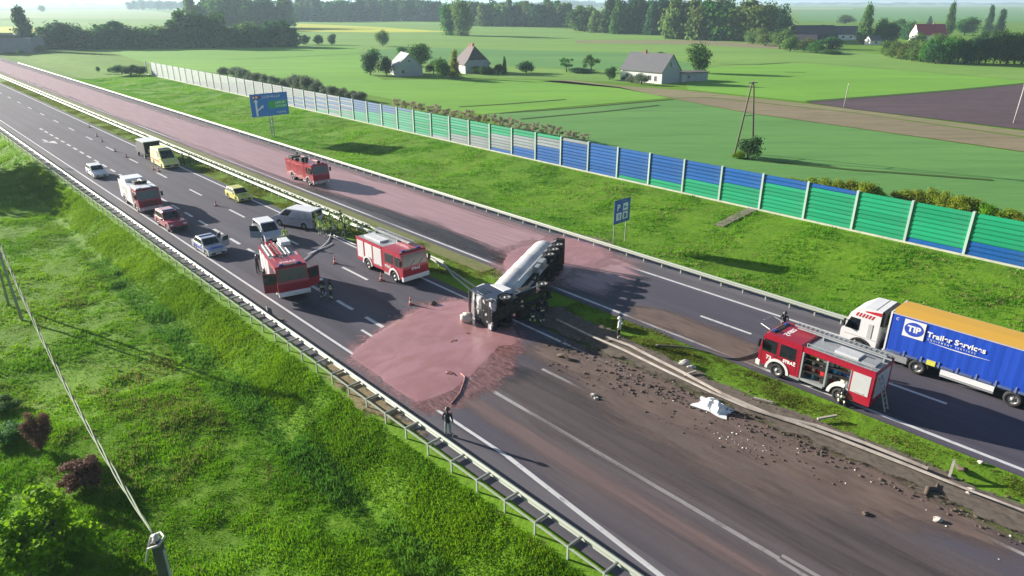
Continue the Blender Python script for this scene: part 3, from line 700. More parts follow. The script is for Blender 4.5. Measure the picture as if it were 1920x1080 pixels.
FOL = {'green': foliage('leaf_green', (.035, .115, .016), (.09, .205, .03), .45), 'dark': foliage('leaf_dark', (.02, .082, .028), (.055, .15, .04), .4),
       'yellow': foliage('leaf_yellow_green', (.16, .24, .015), (.28, .36, .03), .45), 'olive': foliage('leaf_olive', (.085, .155, .03), (.16, .245, .055), .45),
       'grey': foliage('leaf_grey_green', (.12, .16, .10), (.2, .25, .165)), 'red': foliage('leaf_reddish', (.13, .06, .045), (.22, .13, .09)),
       'pink': foliage('twig_pink', (.30, .22, .18), (.42, .33, .27)), 'lime': foliage('leaf_lime', (.10, .27, .008), (.22, .44, .014), .5)}
_cc = {}
def crown_for(kind, col, q, var):
    key = (kind, col, q, var)
    if key not in _cc:
        n, leaf = {'far': (1500, .050), 'mid': (3200, .030), 'near': (7500, .024)}[q]
        if kind == 'sparse': n = int(n * .55); leaf *= .8
        me = crown_mesh(hash((kind, var)) % 1000 if False else sum(map(ord, kind)) * 7 + var * 31, kind, n, leaf); me.materials.append(FOL[col]); _cc[key] = me
    return _cc[key]
_tt = {}
def trunk_for(kind, var):
    k = ('bush' if kind in ('bush', 'ragged') else 'tree', var)
    if k not in _tt: _tt[k] = trunk_mesh(var + 50, k[0])
    return _tt[k]
_tr = random.Random(21)
def plant(name, pos, h, wdt, kind, col, q, label, cat, group=None, lean=0.0, solid=False):
    """solid: crown and stems under one root"""
    o = bpy.data.objects.new(name, None); COL.objects.link(o); o.empty_display_size = .2
    o.location = pos; o.rotation_euler = (0, lean, _tr.uniform(0, 6.28) if not lean else 0)
    o.scale = (wdt, wdt, h) if False else (1, 1, 1)
    var = _tr.randrange(3)
    M = Matrix.Diagonal((wdt, wdt, h, 1))
    link('crown', crown_for(kind, col, q, var), o, M); link('trunk' if kind not in ('bush', 'ragged') else 'stem', trunk_for(kind, var), o, M)
    return tag(o, label, cat, group)
def ptree(px, py, hp, wp, kind, col, q, label, cat='tree', group=None, name='tree', z=0.0, lean=0.0):
    p = g(px, py, z); d = depth(p); k = d / FPX
    ray = math.atan2(CAM_H - z, p.length)
    return plant(name, p, hp * k / max(.5, math.cos(ray)), wp * k, kind, col, q, label, cat, group, lean)

# --- garden trees round the three houses
ptree(695, 141, 50, 40, 'round', 'dark', 'mid', 'dark round tree at the left end of the grey-roofed farmhouse garden')
ptree(724, 141, 42, 30, 'round', 'dark', 'mid', 'dark tree standing against the left wall of the grey-roofed farmhouse')
ptree(788, 124, 46, 50, 'round', 'green', 'mid', 'broad green tree behind the grey-roofed farmhouse')
ptree(812, 138, 28, 28, 'bush', 'green', 'mid', 'low green bush right of the grey-roofed farmhouse', 'bush', name='bush')
ptree(830, 148, 40, 44, 'round', 'green', 'mid', 'round green tree between the grey-roofed and the hipped-roof house')
ptree(853, 146, 50, 28, 'tall', 'yellow', 'mid', 'yellow-green tree at the left wall of the hipped-roof house')
ptree(758, 108, 22, 30, 'round', 'green', 'mid', 'small tree peeking over the roof of the grey-roofed farmhouse')
for i, (x, y) in enumerate([(893, 139), (906, 140), (920, 139), (934, 138)]):
    ptree(x, y, 17 + 3 * (i % 2), 20, 'bush', 'green', 'mid', ['bush under the window of the hipped-roof house', 'second bush from the hipped-roof house wall', 'third bush from the hipped-roof house, before its garden end', 'bush touching the slim conifer'][i], 'bush', 'garden bushes by the hipped-roof house', 'bush')
ptree(946, 139, 32, 13, 'column', 'dark', 'mid', 'slim dark conifer right of the hipped-roof house', name='conifer_tree')
ptree(986, 137, 27, 36, 'round', 'dark', 'mid', 'low round tree standing alone on the road right of the conifer')
ptree(1062, 135, 28, 34, 'sparse', 'green', 'mid', 'sparse small tree left of the field lane')
ptree(1108, 135, 34, 38, 'sparse', 'green', 'mid', 'loose green tree on the lane left of the white house')
ptree(1090, 136, 10, 60, 'bush', 'dark', 'mid', 'low dark hedge between the two loose trees', 'hedge', name='hedge')
ptree(1143, 150, 30, 26, 'bush', 'dark', 'mid', 'dark bush at the left end of the white house', 'bush', name='bush')
ptree(1202, 159, 24, 26, 'bush', 'grey', 'mid', 'greyish shrub in front of the white house', 'bush', name='bush')
ptree(1184, 155, 17, 20, 'bush', 'grey', 'mid', 'smaller grey shrub in front of the white house wall', 'bush', name='bush')
ptree(1172, 151, 12, 14, 'bush', 'green', 'mid', 'little shrub by the left corner of the white house', 'bush', name='bush')
ptree(1310, 137, 55, 54, 'round', 'green', 'mid', 'big green tree behind the shed of the white house')
ptree(718, 87, 36, 28, 'round', 'olive', 'mid', 'pale solitary tree on the field edge behind the farmhouse')
ptree(1240, 104, 8, 22, 'bush', 'green', 'mid', 'flat shrub behind the ridge of the white house', 'bush', name='bush')
# --- shrub at the field pole
ptree(1402, 297, 50, 46, 'bush', 'dark', 'mid', 'dark shrub grown round the foot of the wooden field pole', 'bush', name='bush')
ptree(1385, 297, 18, 26, 'bush', 'lime', 'mid', 'low light shrub left of the wooden field pole', 'bush', name='bush')
# --- along the back of the noise barrier
for i in range(17):
    x = 425 + i * 15.5; y = 142 + (x - 425) * .187
    ptree(x, y + 2, 20 + 12 * (i in (8, 9, 10, 11)) + 5 * _tr.random(), 26, 'bush', 'grey', 'mid', 'grey-green willow shrub in the row behind the barrier', 'bush', 'grey shrubs behind the barrier', 'willow_shrub')
for i in range(24):
    x = 745 + i * 15.2; y = 203 + (x - 745) * .178
    ptree(x, y + 3, 19 + 8 * _tr.random(), 20, 'sparse', 'pink', 'mid', 'leafless pinkish shrub in the row behind the barrier', 'bush', 'bare pinkish shrubs behind the barrier', 'bare_shrub')
hedge = [(1490, 350, 22), (1520, 352, 26), (1548, 356, 32), (1575, 360, 34), (1602, 364, 36), (1628, 372, 40), (1650, 376, 30), (1690, 376, 30), (1715, 380, 38), (1742, 384, 46), (1768, 392, 46), (1795, 400, 46), (1822, 404, 44), (1850, 410, 38), (1880, 416, 36), (1910, 424, 34)]
for i, (x, y, h_) in enumerate(hedge):
    ptree(x, y + 4, h_, 40, 'bush', 'yellow' if i not in (6, 13) else 'lime', 'mid', 'yellow-green shrub in the row behind the blue and green end of the barrier', 'bush', 'yellow-green shrubs behind the barrier', 'hedge_shrub')
# --- left end of the barrier and the first treeline
for i, (x, y, h_, w_) in enumerate([(228, 140, 20, 30), (245, 141, 22, 32), (262, 141, 19, 26), (185, 135, 12, 8), (206, 137, 11, 7)]):
    ptree(x, y, h_, w_, 'bush', 'dark' if i < 3 else 'green', 'mid', ['dark bush, farthest from the barrier end of three', 'tallest dark bush left of the barrier end', 'dark bush touching the left end of the barrier', 'tiny lone shrub on the verge, away from the dark bushes', 'tiny shrub on the verge next to the dark bushes'][i], 'bush', None, 'bush')
ptree(60, 95, 78, 58, 'tall', 'dark', 'mid', 'tall dark leaning poplar beside the overpass', name='poplar_tree', lean=-.12)
ptree(82, 97, 14, 26, 'bush', 'olive', 'mid', 'round olive bush under the leaning poplar', 'bush', name='bush')
ptree(39, 101, 8, 11, 'bush', 'green', 'far', 'little bush on the verge by the overpass', 'bush', name='bush')
x = 88
i = 0
while x < 560:
    h_ = 32 + 24 * _tr.random() + (12 if 340 < x < 420 else 0)
    y = 93 - 6 * (x / 560)
    ptree(x, y, h_, 52 + 16 * _tr.random(), _tr.choice(['full', 'full', 'tall']), _tr.choice(['dark', 'green', 'green', 'olive']), 'far', 'leafy tree in the dark belt between the wheat field and the rapeseed', 'tree', 'trees of the dark belt on the left')
    x += 15 + 7 * _tr.random(); i += 1
for x in (573, 598, 622):
    ptree(x, 84, 22, 20, 'round', 'dark', 'far', {573: 'round shrub nearest to the dark tree belt', 598: 'middle one of three round shrubs past the tree belt', 622: 'round shrub farthest from the dark tree belt'}[x], 'bush', 'three round shrubs past the tree belt', 'bush')
# --- second, hazier rows
def row(x0, x1, y0, y1, hmin, hmax, wdt, gap, kinds, cols, label, group, q='far', cat='tree'):
    x = x0
    while x < x1:
        t = (x - x0) / (x1 - x0)
        ptree(x, y0 + (y1 - y0) * t + _tr.uniform(-1, 1.2), _tr.uniform(hmin, hmax), wdt * _tr.uniform(.8, 1.3), _tr.choice(kinds), _tr.choice(cols), q, label, cat, group)
        x += gap * _tr.uniform(.7, 1.3)
row(362, 545, 56, 52, 48, 64, 46, 13, ['tall', 'full'], ['green', 'olive', 'green'], 'tall hazy tree standing above the dark belt', 'hazy trees above the dark belt')
row(545, 830, 40, 38, 32, 42, 36, 10, ['tall', 'full'], ['green', 'dark', 'green'], 'tree of the distant grove left of the twin-trunk tree', 'distant grove left of the twin-trunk tree')
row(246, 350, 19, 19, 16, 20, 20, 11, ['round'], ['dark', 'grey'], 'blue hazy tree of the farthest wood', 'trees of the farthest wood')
ptree(845, 66, 62, 44, 'full', 'green', 'mid', 'tall tree on the left of the pair standing in the open field')
ptree(866, 67, 70, 46, 'full', 'olive', 'mid', 'tallest tree on the right of the pair standing in the open field')
row(885, 1072, 48, 50, 38, 50, 40, 10, ['full', 'tall'], ['green', 'olive', 'dark'], 'tree of the grove in front of the white far building', 'grove by the white far building')
row(1078, 1150, 58, 62, 38, 60, 40, 10, ['tall', 'bush'], ['olive', 'green'], 'pale willow at the left end of the poplar wood', 'pale willows of the poplar wood')
row(1140, 1270, 62, 66, 54, 66, 40, 9.5, ['tall', 'column', 'tall'], ['dark', 'dark', 'green'], 'slender dark poplar of the poplar wood', 'dark poplars of the poplar wood')
row(1262, 1425, 72, 78, 66, 80, 62, 14, ['tall', 'full'], ['olive', 'green', 'olive'], 'big light tree at the right end of the poplar wood', 'big light trees of the poplar wood')
ptree(1455, 74, 68, 56, 'full', 'dark', 'mid', 'big dark tree at the right end of the poplar wood')
for i, (x, y, h_, w_) in enumerate([(1412, 82, 30, 36), (1435, 86, 38, 44), (1462, 92, 42, 44), (1480, 97, 36, 32), (1508, 98, 30, 30), (1530, 100, 24, 34), (1560, 102, 12, 40)]):
    ptree(x, y, h_, w_, 'bush', 'olive' if i < 5 else 'green', 'mid', 'rounded olive bush before the dark village roofs' if i < 6 else 'low flat scrub on the meadow right of the rounded bushes', 'bush', 'rounded bushes before the village' if i < 6 else None, 'bush')
# --- village
for x, y, h_, w_, kd, c_, lab in [(1618, 82, 70, 40, 'tall', 'olive', 'tall light tree in the middle of the village'), (1648, 82, 56, 38, 'round', 'green', 'green tree right of the tall light village tree'),
                                  (1668, 82, 46, 34, 'round', 'dark', 'dark tree at the white wall of the village'), (1585, 45, 20, 34, 'round', 'green', 'tree behind the long grey village roof'),
                                  (1700, 74, 34, 36, 'full', 'dark', 'dark tree left of the red roof'), (1718, 88, 26, 34, 'full', 'green', 'green tree covering the left end of the red-roofed house'), (1752, 92, 30, 40, 'full', 'olive', 'olive tree covering the right end of the red-roofed house'), (1680, 60, 26, 30, 'round', 'green', 'green tree further back between the red roof and the white outbuilding'), (1560, 92, 24, 36, 'full', 'dark', 'dark tree before the grey village roof'), (1530, 92, 18, 30, 'full', 'green', 'green tree before the long dark barn'), (1742, 47, 16, 14, 'column', 'dark', 'small conifer behind the red roof'),
                                  (1776, 66, 58, 26, 'tall', 'green', 'slim tall tree right of the red roof'), (1808, 66, 36, 46, 'round', 'green', 'rounded green tree right of the slim tall one'),
                                  (1850, 62, 48, 24, 'tall', 'dark', 'dark upright tree, left of two beyond the hedge'), (1872, 62, 42, 26, 'tall', 'dark', 'dark upright tree, right of two beyond the hedge'), (1540, 60, 16, 30, 'bush', 'dark', 'dark bush among the dark roofs')]:
    ptree(x, y, h_, w_, kd, c_, 'mid', lab)
for i in range(20):
    x = 1672 + i * 13.5; y = 108 + 12 * min(1, i / 6)
    ptree(x, y, 32 + 22 * min(1, i / 6) + 6 * _tr.random() + (12 if i > 11 else 0), 42, 'bush', _tr.choice(['olive', 'green', 'dark', 'green']), 'mid', 'leafy bush of the thick hedge below the red roof', 'bush', 'bushes of the thick hedge below the red roof', 'bush')
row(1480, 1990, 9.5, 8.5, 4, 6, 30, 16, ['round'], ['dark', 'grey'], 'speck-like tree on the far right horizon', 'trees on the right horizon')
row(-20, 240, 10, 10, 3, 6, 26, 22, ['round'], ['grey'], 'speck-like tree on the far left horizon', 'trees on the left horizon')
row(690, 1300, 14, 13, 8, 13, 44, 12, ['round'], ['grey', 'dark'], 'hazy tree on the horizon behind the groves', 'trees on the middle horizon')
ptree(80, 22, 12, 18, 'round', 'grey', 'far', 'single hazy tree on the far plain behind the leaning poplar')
# --- near meadow, bottom left
def near_bush(x, y, h, w_, col, label, kind='ragged'):
    p = g(x, y, -1.6); p.z = float(tz(p.dot(DR), p.dot(NR)))
    return plant('bush', p, h, w_, kind, col, 'near', label, 'bush')
near_bush(88, 1065, 4.5, 4.6, 'lime', 'large bright lime bush in the bottom left corner')
near_bush(-30, 1000, 2.6, 2.6, 'lime', 'smaller lime bush at the very bottom left edge')
near_bush(160, 915, 1.7, 2.2, 'red', 'small reddish bush behind the large lime bush')
near_bush(78, 845, 2.6, 1.5, 'red', 'slim reddish bush in the near meadow')
near_bush(20, 822, 1.0, 2.2, 'green', 'low green bush at the left edge of the near meadow')
near_bush(5, 768, .9, 2.0, 'green', 'low dark bush at the left edge above the slim reddish one')
# two trees just outside the left edge whose shade falls on the slope
plant('tree', Vector((-85, 98, -1.6)), 13.5, 12, 'round', 'green', 'mid', 'broad tree just outside the left edge, left of the slope', 'tree')
plant('tree', Vector((-98, 109, -1.6)), 13.5, 13, 'round', 'green', 'mid', 'broadest tree outside the left edge, farthest from the slope', 'tree')
plant('tree', Vector((-91, 93, -1.6)), 11, 11, 'round', 'green', 'mid', 'lower tree just outside the left edge', 'tree')

# ================================================================ POLES AND WIRES
M_wood = pm('pole_wood', (.17, .14, .11), .85, 0, 0, .4, 4)
M_wood_pale = pm('pole_concrete', (.42, .41, .37), .85, 0, 0, .4, 3)
M_insul = pm('insulator', (.5, .48, .45), .3)
def a_pole(b1, b2, h, label, r0=.16, mat=None, braces=(.22, .55, .93)):
    c = (b1 + b2) / 2; o = thing('electricity_pole', c, 0, label, 'electricity pole'); mat = mat or M_wood
    top = Vector((0, 0, h)); d = (b2 - b1).normalized()
    for b, sgn in ((b1, -1), (b2, 1)):
        MB().tube([b - c + Vector((0, 0, -.5)), (b - c) * .15 + top * .93 + d * 0, top * 1.0 + d * sgn * .02], [r0, r0 * .75, r0 * .65], 8).build('leg', mat, o, smooth=True)
    for f in braces:
        MB().bar((b1 - c) * (1 - f * .93) + top * f, (b2 - c) * (1 - f * .93) + top * f, .1, .1).build('brace', mat, o)
    q = Vector((-d.y, d.x, 0))
    MB().bar(top - d * .9 + Vector((0, 0, -.15)) * 1, top + d * .9 + Vector((0, 0, -.15)), .12, .12).build('crossarm', mat, o)
    for t in (-.8, 0, .8): MB().lathe([(.02, 0), (.06, .05), (.03, .1), (.06, .15), (.0, .2)], 8, 'z', tuple(top + d * t)).build('insulator', M_insul, o)
    return o
a_pole(g(1376, 293), g(1412, 289), 11.0, 'wooden A-frame electricity pole in the field behind the barrier')
b1 = g(16, 572, -1.6); b2 = g(42, 601, -1.6)
a_pole(b1, b2, 10.0, 'A-frame electricity pole at the left edge of the near meadow', .11, M_wood_pale, (.93,))
AP = (b1 + b2) / 2 + Vector((0, 0, 10.0))
for px, py, h, lab in ((1900, 232, 7.4, 'pale leaning pole at the near corner of the ploughed field'), (1582, 202, 5.2, 'thin pole at the tip of the ploughed field')):
    o = thing('field_pole', g(px, py), 0, lab, 'pole'); MB().tube([(0, 0, -.4), (.15, 0, h)], [.13, .09], 8).build('shaft', M_wood_pale, o, smooth=True); MB().box(.1, .2, -.3, .3, h - .1, h).build('crossarm', M_wood_pale, o)
nt_ = g(293, 1014, 9.0)
np_ = thing('electricity_pole', (nt_.x, nt_.y, -1.6), 0, 'dark near electricity pole whose top shows at the bottom edge', 'electricity pole')
M_dkpole = pm('dark_pole', (.07, .075, .085), .6, .1, 0, .3, 3)
hh_ = 10.6
MB().prism([(-.12, -.11), (.12, -.11), (.12, .11), (-.12, .11)], -.4, hh_, axis='z').build('shaft', M_dkpole, np_, bevel=.03)
MB().box(.1, .15, -.04, .04, 2, hh_ - .3).build('earth_strip', pm('pale_strip', (.5, .52, .56), .5), np_)
MB().tube([(-.22, -.05, hh_ - .15), (-.2, .16, hh_ + .02), (0, .24, hh_ + .06), (.18, .1, hh_ + .05), (.12, -.16, hh_ - .02), (-.16, -.16, hh_ - .12), (-.26, -.22, hh_ - .5)], .035, 6).build('cable_loop', pm('pale_cable', (.6, .6, .56), .6), np_, smooth=True)
MB().lathe([(.05, 0), (.1, .06), (.05, .12), (.09, .18), (.0, .22)], 10, 'z', (0, 0, hh_)).build('insulator', M_insul, np_)
M_wire = pm('aluminium_cable', (.15, .195, .125), .8, .0, 0, .2, 2)
wire = bpy.data.objects.new('overhead_cable', None); COL.objects.link(wire); wire.location = nt_; tag(wire, 'pale twisted overhead cable running from the near pole to the left edge pole', 'cable')
p0 = Vector((0, 0, .1)); p1 = AP - nt_; d = Vector((p1.x, p1.y, 0)).normalized(); side = Vector((-d.y, d.x, 0))
for q in range(3):
    pts = []
    for i in range(61):
        t = i / 60; ph = t * 40 + q * 2.094
        c = p0.lerp(p1, t) + Vector((0, 0, -5.2 * 4 * t * (1 - t) * .32 / .32 * .55))
        env = min(1, min(t, 1 - t) * 12) * .05
        pts.append(c + side * math.cos(ph) * env + Vector((0, 0, 1)) * math.sin(ph) * env)
    MB().tube(pts, .026, 5).build('strand', M_wire, wire, smooth=True)

# ================================================================ HOUSES AND OVERPASS
M_wallw = pm('white_render', (.88, .88, .86), .85, 0, 0, .25, .8)
M_wallg = pm('grey_and_shade_render', (.42, .45, .50), .85, 0, 0, .25, .8)  # real grey walls, and the painted shade on gable ends of white houses
M_roofg = pm('grey_roofing', (.095, .098, .115), .7, 0, 0, .35, .7)
M_roofb = pm('brown_roofing', (.10, .075, .08), .75, 0, 0, .35, .7)
M_roofr = pm('red_roofing', (.46, .03, .06), .7, 0, 0, .2, .7)
M_glassh = pm('house_glass', (.03, .035, .045), .12)
M_wframe = pm('window_frame', (.6, .6, .58), .5)
def window(o, c, u, n_, w_, h, name='window'):
    """frame proud of the wall with a pane"""
    u = Vector(u); n_ = Vector(n_); c = Vector(c); z = Vector((0, 0, 1))
    f = MB()
    for a0, a1, c0, c1 in ((-w_ / 2, -w_ / 2 + .09, -h / 2, h / 2), (w_ / 2 - .09, w_ / 2, -h / 2, h / 2), (-w_ / 2 + .09, w_ / 2 - .09, h / 2 - .09, h / 2), (-w_ / 2 + .09, w_ / 2 - .09, -h / 2, -h / 2 + .09), (-.04, .04, -h / 2 + .09, h / 2 - .09)):
        q = [c + u * a + z * b + n_ * e for e in (0, .05) for a, b in ((a0, c0), (a1, c0), (a1, c1), (a0, c1))]
        f.hexa(q)
    fo = f.build('window', M_wframe, o)
    q = [c + u * a + z * b + n_ * e for e in (.0, .02) for a, b in ((-w_ / 2 + .1, -h / 2 + .1), (w_ / 2 - .1, -h / 2 + .1), (w_ / 2 - .1, h / 2 - .1), (-w_ / 2 + .1, h / 2 - .1))]
    MB().hexa(q).build('pane', M_glassh, fo)
def gable_house(name, c, rz, L, W, hw, hr, wall, roof, label, wins=(), gwins=(), chim=None, hip=0.0, ov=.35, wall2=None):
    """x along the ridge; front wall at y=-W/2, right gable at x=+L/2"""
    o = thing(name, c, rz, label, 'house')
    m = MB(); x, y = L / 2, W / 2
    m.poly([(-x, -y, -.3), (x, -y, -.3), (x, -y, hw), (-x, -y, hw)]); m.poly([(x, y, -.3), (-x, y, -.3), (-x, y, hw), (x, y, hw)])
    top = hw + (hr - hw) * (1 - hip)
    for sx in (1, -1):
        t = y * hip
        pts = [(sx * x, -sx * y, -.3), (sx * x, sx * y, -.3), (sx * x, sx * y, hw)] + ([(sx * x, sx * t, top), (sx * x, -sx * t, top)] if hip else [(sx * x, 0, hr)]) + [(sx * x, -sx * y, hw)]
        m.poly(pts, 1)
    m.build('wall', [wall, wall2 or wall], o)
    r = MB(); e = .14; sl_ = (hr - hw) / y; yo = y + ov; zo = hw - sl_ * ov; xo = x + ov * .6; hx = hip * L * .34
    for sy in (-1, 1):
        if hip:
            zt = hw + (hr - hw) * (1 - hip); yt = y * hip
            pts = [(-xo, sy * yo, zo), (xo, sy * yo, zo), (xo, sy * yt, zt), (xo - hx, 0, hr), (-xo + hx, 0, hr), (-xo, sy * yt, zt)]
        else: pts = [(-xo, sy * yo, zo), (xo, sy * yo, zo), (xo, 0, hr), (-xo, 0, hr)]
        if sy > 0: pts = pts[::-1]
        k = len(pts); up = [(a, b, c_ + e) for a, b, c_ in pts]
        r.poly(pts[::-1]); r.poly(up)
        for i in range(k): j = (i + 1) % k; r.poly([pts[i], pts[j], up[j], up[i]])
    if hip:
        for sx in (1, -1):
            zt = hw + (hr - hw) * (1 - hip); yt = y * hip
            pts = [(sx * xo, -yt, zt + e), (sx * xo, yt, zt + e), (sx * (xo - hx), 0, hr + e)]
            r.poly(pts if sx > 0 else pts[::-1])
    ro = r.build('roof', roof, o)
    if chim:
        for cx in chim: MB().box(cx - .35, cx + .35, -.35, .35, hr - .6, hr + .9).build('chimney', pm('chimney_brick', (.32, .16, .12), .9), ro)
    for (wx, wz, ww, wh) in wins: window(o, (wx, -y - .002, wz), (1, 0, 0), (0, -1, 0), ww, wh)
    for (wy, wz, ww, wh) in gwins: window(o, (x + .002, wy, wz), (0, 1, 0), (1, 0, 0), ww, wh)
    return o
def hplace(pa, pb): 
    a = g(*pa); b = g(*pb); return a, b, math.atan2(b.y - a.y, b.x - a.x), (b - a).length
# white house: front wall from (1162,150) to (1240,158), gable to (1272,153)
a, b, rz, L = hplace((1163, 150.5), (1240, 158)); wd = 9.2
ctr = (a + b) / 2 + Vector((-math.sin(rz), math.cos(rz), 0)) * wd / 2
gable_house('white_house', ctr, rz, L, wd, 3.5, 8.0, M_wallw, M_roofg, 'white single-storey house with a steep grey gable roof by the field lane', [(-5.0, 1.6, 1.2, 1.3), (-1.2, 1.6, 1.3, 1.3), (3.2, 1.5, 1.2, 1.5), (5.3, 1.4, .9, 1.5)], [(-.6, 5.2, 1.0, 1.6)], [-2.2], 0, .4, M_wallg)  # gable ends take the grey: their shade is put into the wall colour
a, b, rz, L = hplace((1272, 154), (1322, 152))
ctr = (a + b) / 2 + Vector((0, 2.2, 0))
o = thing('shed', ctr, rz, 'flat-roofed grey shed right of the white house', 'shed')
MB().box(-L / 2, L / 2, -2.2, 2.2, -.3, 2.5).build('wall', M_wallg, o); MB().box(-L / 2 - .3, L / 2 + .3, -2.6, 2.6, 2.5, 2.75).build('roof', M_roofb, o)
dd = MB().box(-L / 2 + .5, -L / 2 + 1.5, -2.26, -2.19, 0, 2.0).build('door', M_wframe, o); window(o, (-L / 2 + 2.6, -2.203, 1.4), (1, 0, 0), (0, -1, 0), .9, 1.0)
# hipped-roof house
c0 = g(890, 139); rz = math.radians(62)
gable_house('farmhouse', Vector((-13.6, 244, 0)), math.radians(-62), 8.6, 9.0, 3.2, 8.4, M_wallw, M_roofb, 'small white house with a steep brown half-hipped roof', [(-1.5, 1.7, 1.2, 1.3)], [(-1.6, 1.5, 1.1, 1.3), (1.5, 1.5, 1.1, 1.3), (2.8, 1.5, .8, 1.3)], [-.9, .2, 1.0], .8, .5, M_wallg)  # white house; the shaded end walls are painted grey
# grey-roofed farmhouse
gable_house('farmhouse', Vector((-34.8, 235, 0)), math.radians(-68), 10.5, 8.4, 2.9, 6.8, M_wallg, pm('pale_roofing', (.30, .31, .33), .7, 0, 0, .3, .7), 'low grey farmhouse with a pale roof among the garden trees', [(-2, 1.5, 1, 1.2)], [(0, 4.6, .9, 1.0), (-2.2, 1.4, 1, 1.2)], None, 0, .5, M_wallg)
MB_ = None
# village buildings
gable_house('barn', g(1522, 77), math.radians(8), 26, 12, 4, 9, pm('dark_timber', (.07, .055, .07), .9), pm('dark_roofing', (.07, .055, .075), .8), 'long dark-roofed barn at the left of the village', [(-6, 2, 1.4, 1.4), (3, 2, 1.4, 1.4)], [(0, 2, 1.4, 1.4)])
gable_house('barn', g(1497, 90), math.radians(-20), 16, 9, 3, 6.5, pm('dark_timber', (.07, .055, .07), .9), pm('dark_roofing', (.07, .055, .075), .8), 'lower dark barn in front of the long one', [(-3, 1.6, 1.2, 1.2)], [(0, 1.6, 1.2, 1.2)])
gable_house('house', g(1578, 74), math.radians(5), 22, 10, 3.4, 8, M_wallw, M_roofg, 'long grey-roofed village house', [(-6, 1.7, 1.4, 1.3), (-2, 1.7, 1.4, 1.3), (3, 1.7, 1.4, 1.3)], [(0, 1.7, 1.4, 1.3)])
gable_house('house', g(1636, 84), math.radians(10), 7, 5, 2.6, 4.6, M_wallw, M_roofg, 'small white outbuilding at the meadow edge', [(0, 1.4, 1.4, 1.2)], [(0, 1.4, 1, 1.2)])
gable_house('house', g(1738, 76), math.radians(-4), 17, 11, 3.6, 9.5, M_wallw, M_roofr, 'village house with a bright red roof', [(-4, 1.8, 1.3, 1.3), (1, 1.8, 1.3, 1.3)], [(0, 1.8, 1.3, 1.3)], [2.0])
gable_house('house', Vector((55, 735, 0)), math.radians(15), 10, 10, 8, 13, pm('bright_render', (.8, .8, .78), .85), M_roofg, 'tall white building among the far groves', [(-2, 5.5, 1.6, 1.8), (2, 5.5, 1.6, 1.8), (-2, 2, 1.6, 1.8)], [(0, 5.5, 1.6, 1.8)])
gable_house('house', Vector((24, 770, 0)), math.radians(-10), 8, 7, 4, 7, pm('bright_render', (.8, .8, .78), .85), M_roofg, 'small white house left of the tall far building', [(0, 2, 1.4, 1.4)], [(0, 2, 1.4, 1.4)])
# overpass
ov = thing('overpass', (-262, 352, 0), math.radians(-4), 'grey concrete road overpass at the left edge behind the poplar', 'bridge')
MB().box(-45, 26, -4.5, 4.5, 6.2, 7.6).build('deck', M_conc, ov); MB().box(-45, 26, -4.6, -4.3, 7.6, 8.6).build('parapet', M_galv_dk, ov)
MB().hexa([(16, -4.3, -.2), (34, -4.3, -.2), (34, 4.3, -.2), (16, 4.3, -.2), (16, -4.3, 6.2), (34, -4.3, 6.2), (34, 4.3, 6.2), (16, 4.3, 6.2)]).build('abutment', pm('abutment_concrete', (.28, .27, .33), .9, 0, 0, .3, .5), ov)
MB().hexa([(2, -4, -.2), (16, -4, -.2), (16, 4, -.2), (2, 4, -.2), (15, -4, 6), (16, -4, 6), (16, 4, 6), (15, 4, 6)]).build('slope_paving', pm('pale_paving', (.5, .5, .47), .9), ov)
for x in (-9, -24): MB().box(x - .6, x + .6, -3, 3, -.2, 6.2).build('pier', M_conc, ov)
if 0: MB().hexa([(34, -6, -.2), (90, -6, -.2), (90, 6, -.2), (34, 6, -.2), (34, -4.5, 7.4), (80, -4.5, 1), (80, 4.5, 1), (34, 4.5, 7.4)]).build('embankment', M_grass, ov)
# ================================================================ VEHICLES
P_red = pm('fire_red', (.36, .004, .028), .36, 0, .4, .18, 1.2, (.16, .06, .06))
P_red2 = pm('dark_red', (.30, .008, .03), .35, 0, .5, .25, 1.2, (.14, .06, .06))
P_white = pm('vehicle_white', (.74, .74, .75), .35, 0, .5, .2, 1.2, (.45, .42, .40))
P_silver = pm('vehicle_silver', (.44, .46, .52), .32, .35, .5, .15, 1.2)
P_blueg = pm('vehicle_grey_blue', (.44, .46, .57), .35, .2, .5, .15, 1.2)
P_yel = pm('vehicle_yellow', (.62, .60, .06), .35, 0, .5, .15, 1.2, (.4, .38, .12))
P_yel2 = pm('ambulance_yellow', (.74, .74, .22), .35, 0, .5, .12, 1.2, (.5, .48, .3))
P_navy = pm('cab_navy', (.018, .03, .07), .4, 0, .2, .3, 1.2, (.10, .08, .07))
P_black = pm('black_plastic', (.018, .018, .02), .55, 0, 0, .3, 2, (.08, .07, .06))
P_chassis = pm('chassis', (.022, .021, .022), .7, .2, 0, .5, 2, (.09, .07, .055))
P_glass = pm('vehicle_glass', (.012, .016, .022), .07, 0, .3, .06, 2)
P_glass2 = pm('vehicle_glass_pale', (.03, .04, .048), .1, 0, .3, .2, 2, (.1, .1, .1))
P_rub = pm('tyre_rubber', (.02, .02, .021), .85, 0, 0, .5, 4, (.07, .06, .05))
P_rim = pm('rim_metal', (.32, .32, .33), .45, .3, 0, .4, 5, (.15, .13, .1))
P_alu = pm('tread_plate', (.42, .44, .46), .45, .4, 0, .35, 2.5, (.22, .21, .2))
P_shut = pm('roller_shutter', (.66, .67, .69), .4, .25, 0, .15, 1.5)
P_lamp = pm('lamp_lens', (.75, .77, .8), .15, 0, .5, .1, 3)
P_amber = pm('amber_lens', (.7, .25, .02), .2); P_rl = pm('red_lens', (.45, .01, .01), .2)
P_blue = pm('blue_lens', (.015, .05, .3), .15, 0, .5, .05)
P_plate = pm('number_plate', (.7, .7, .68), .5)
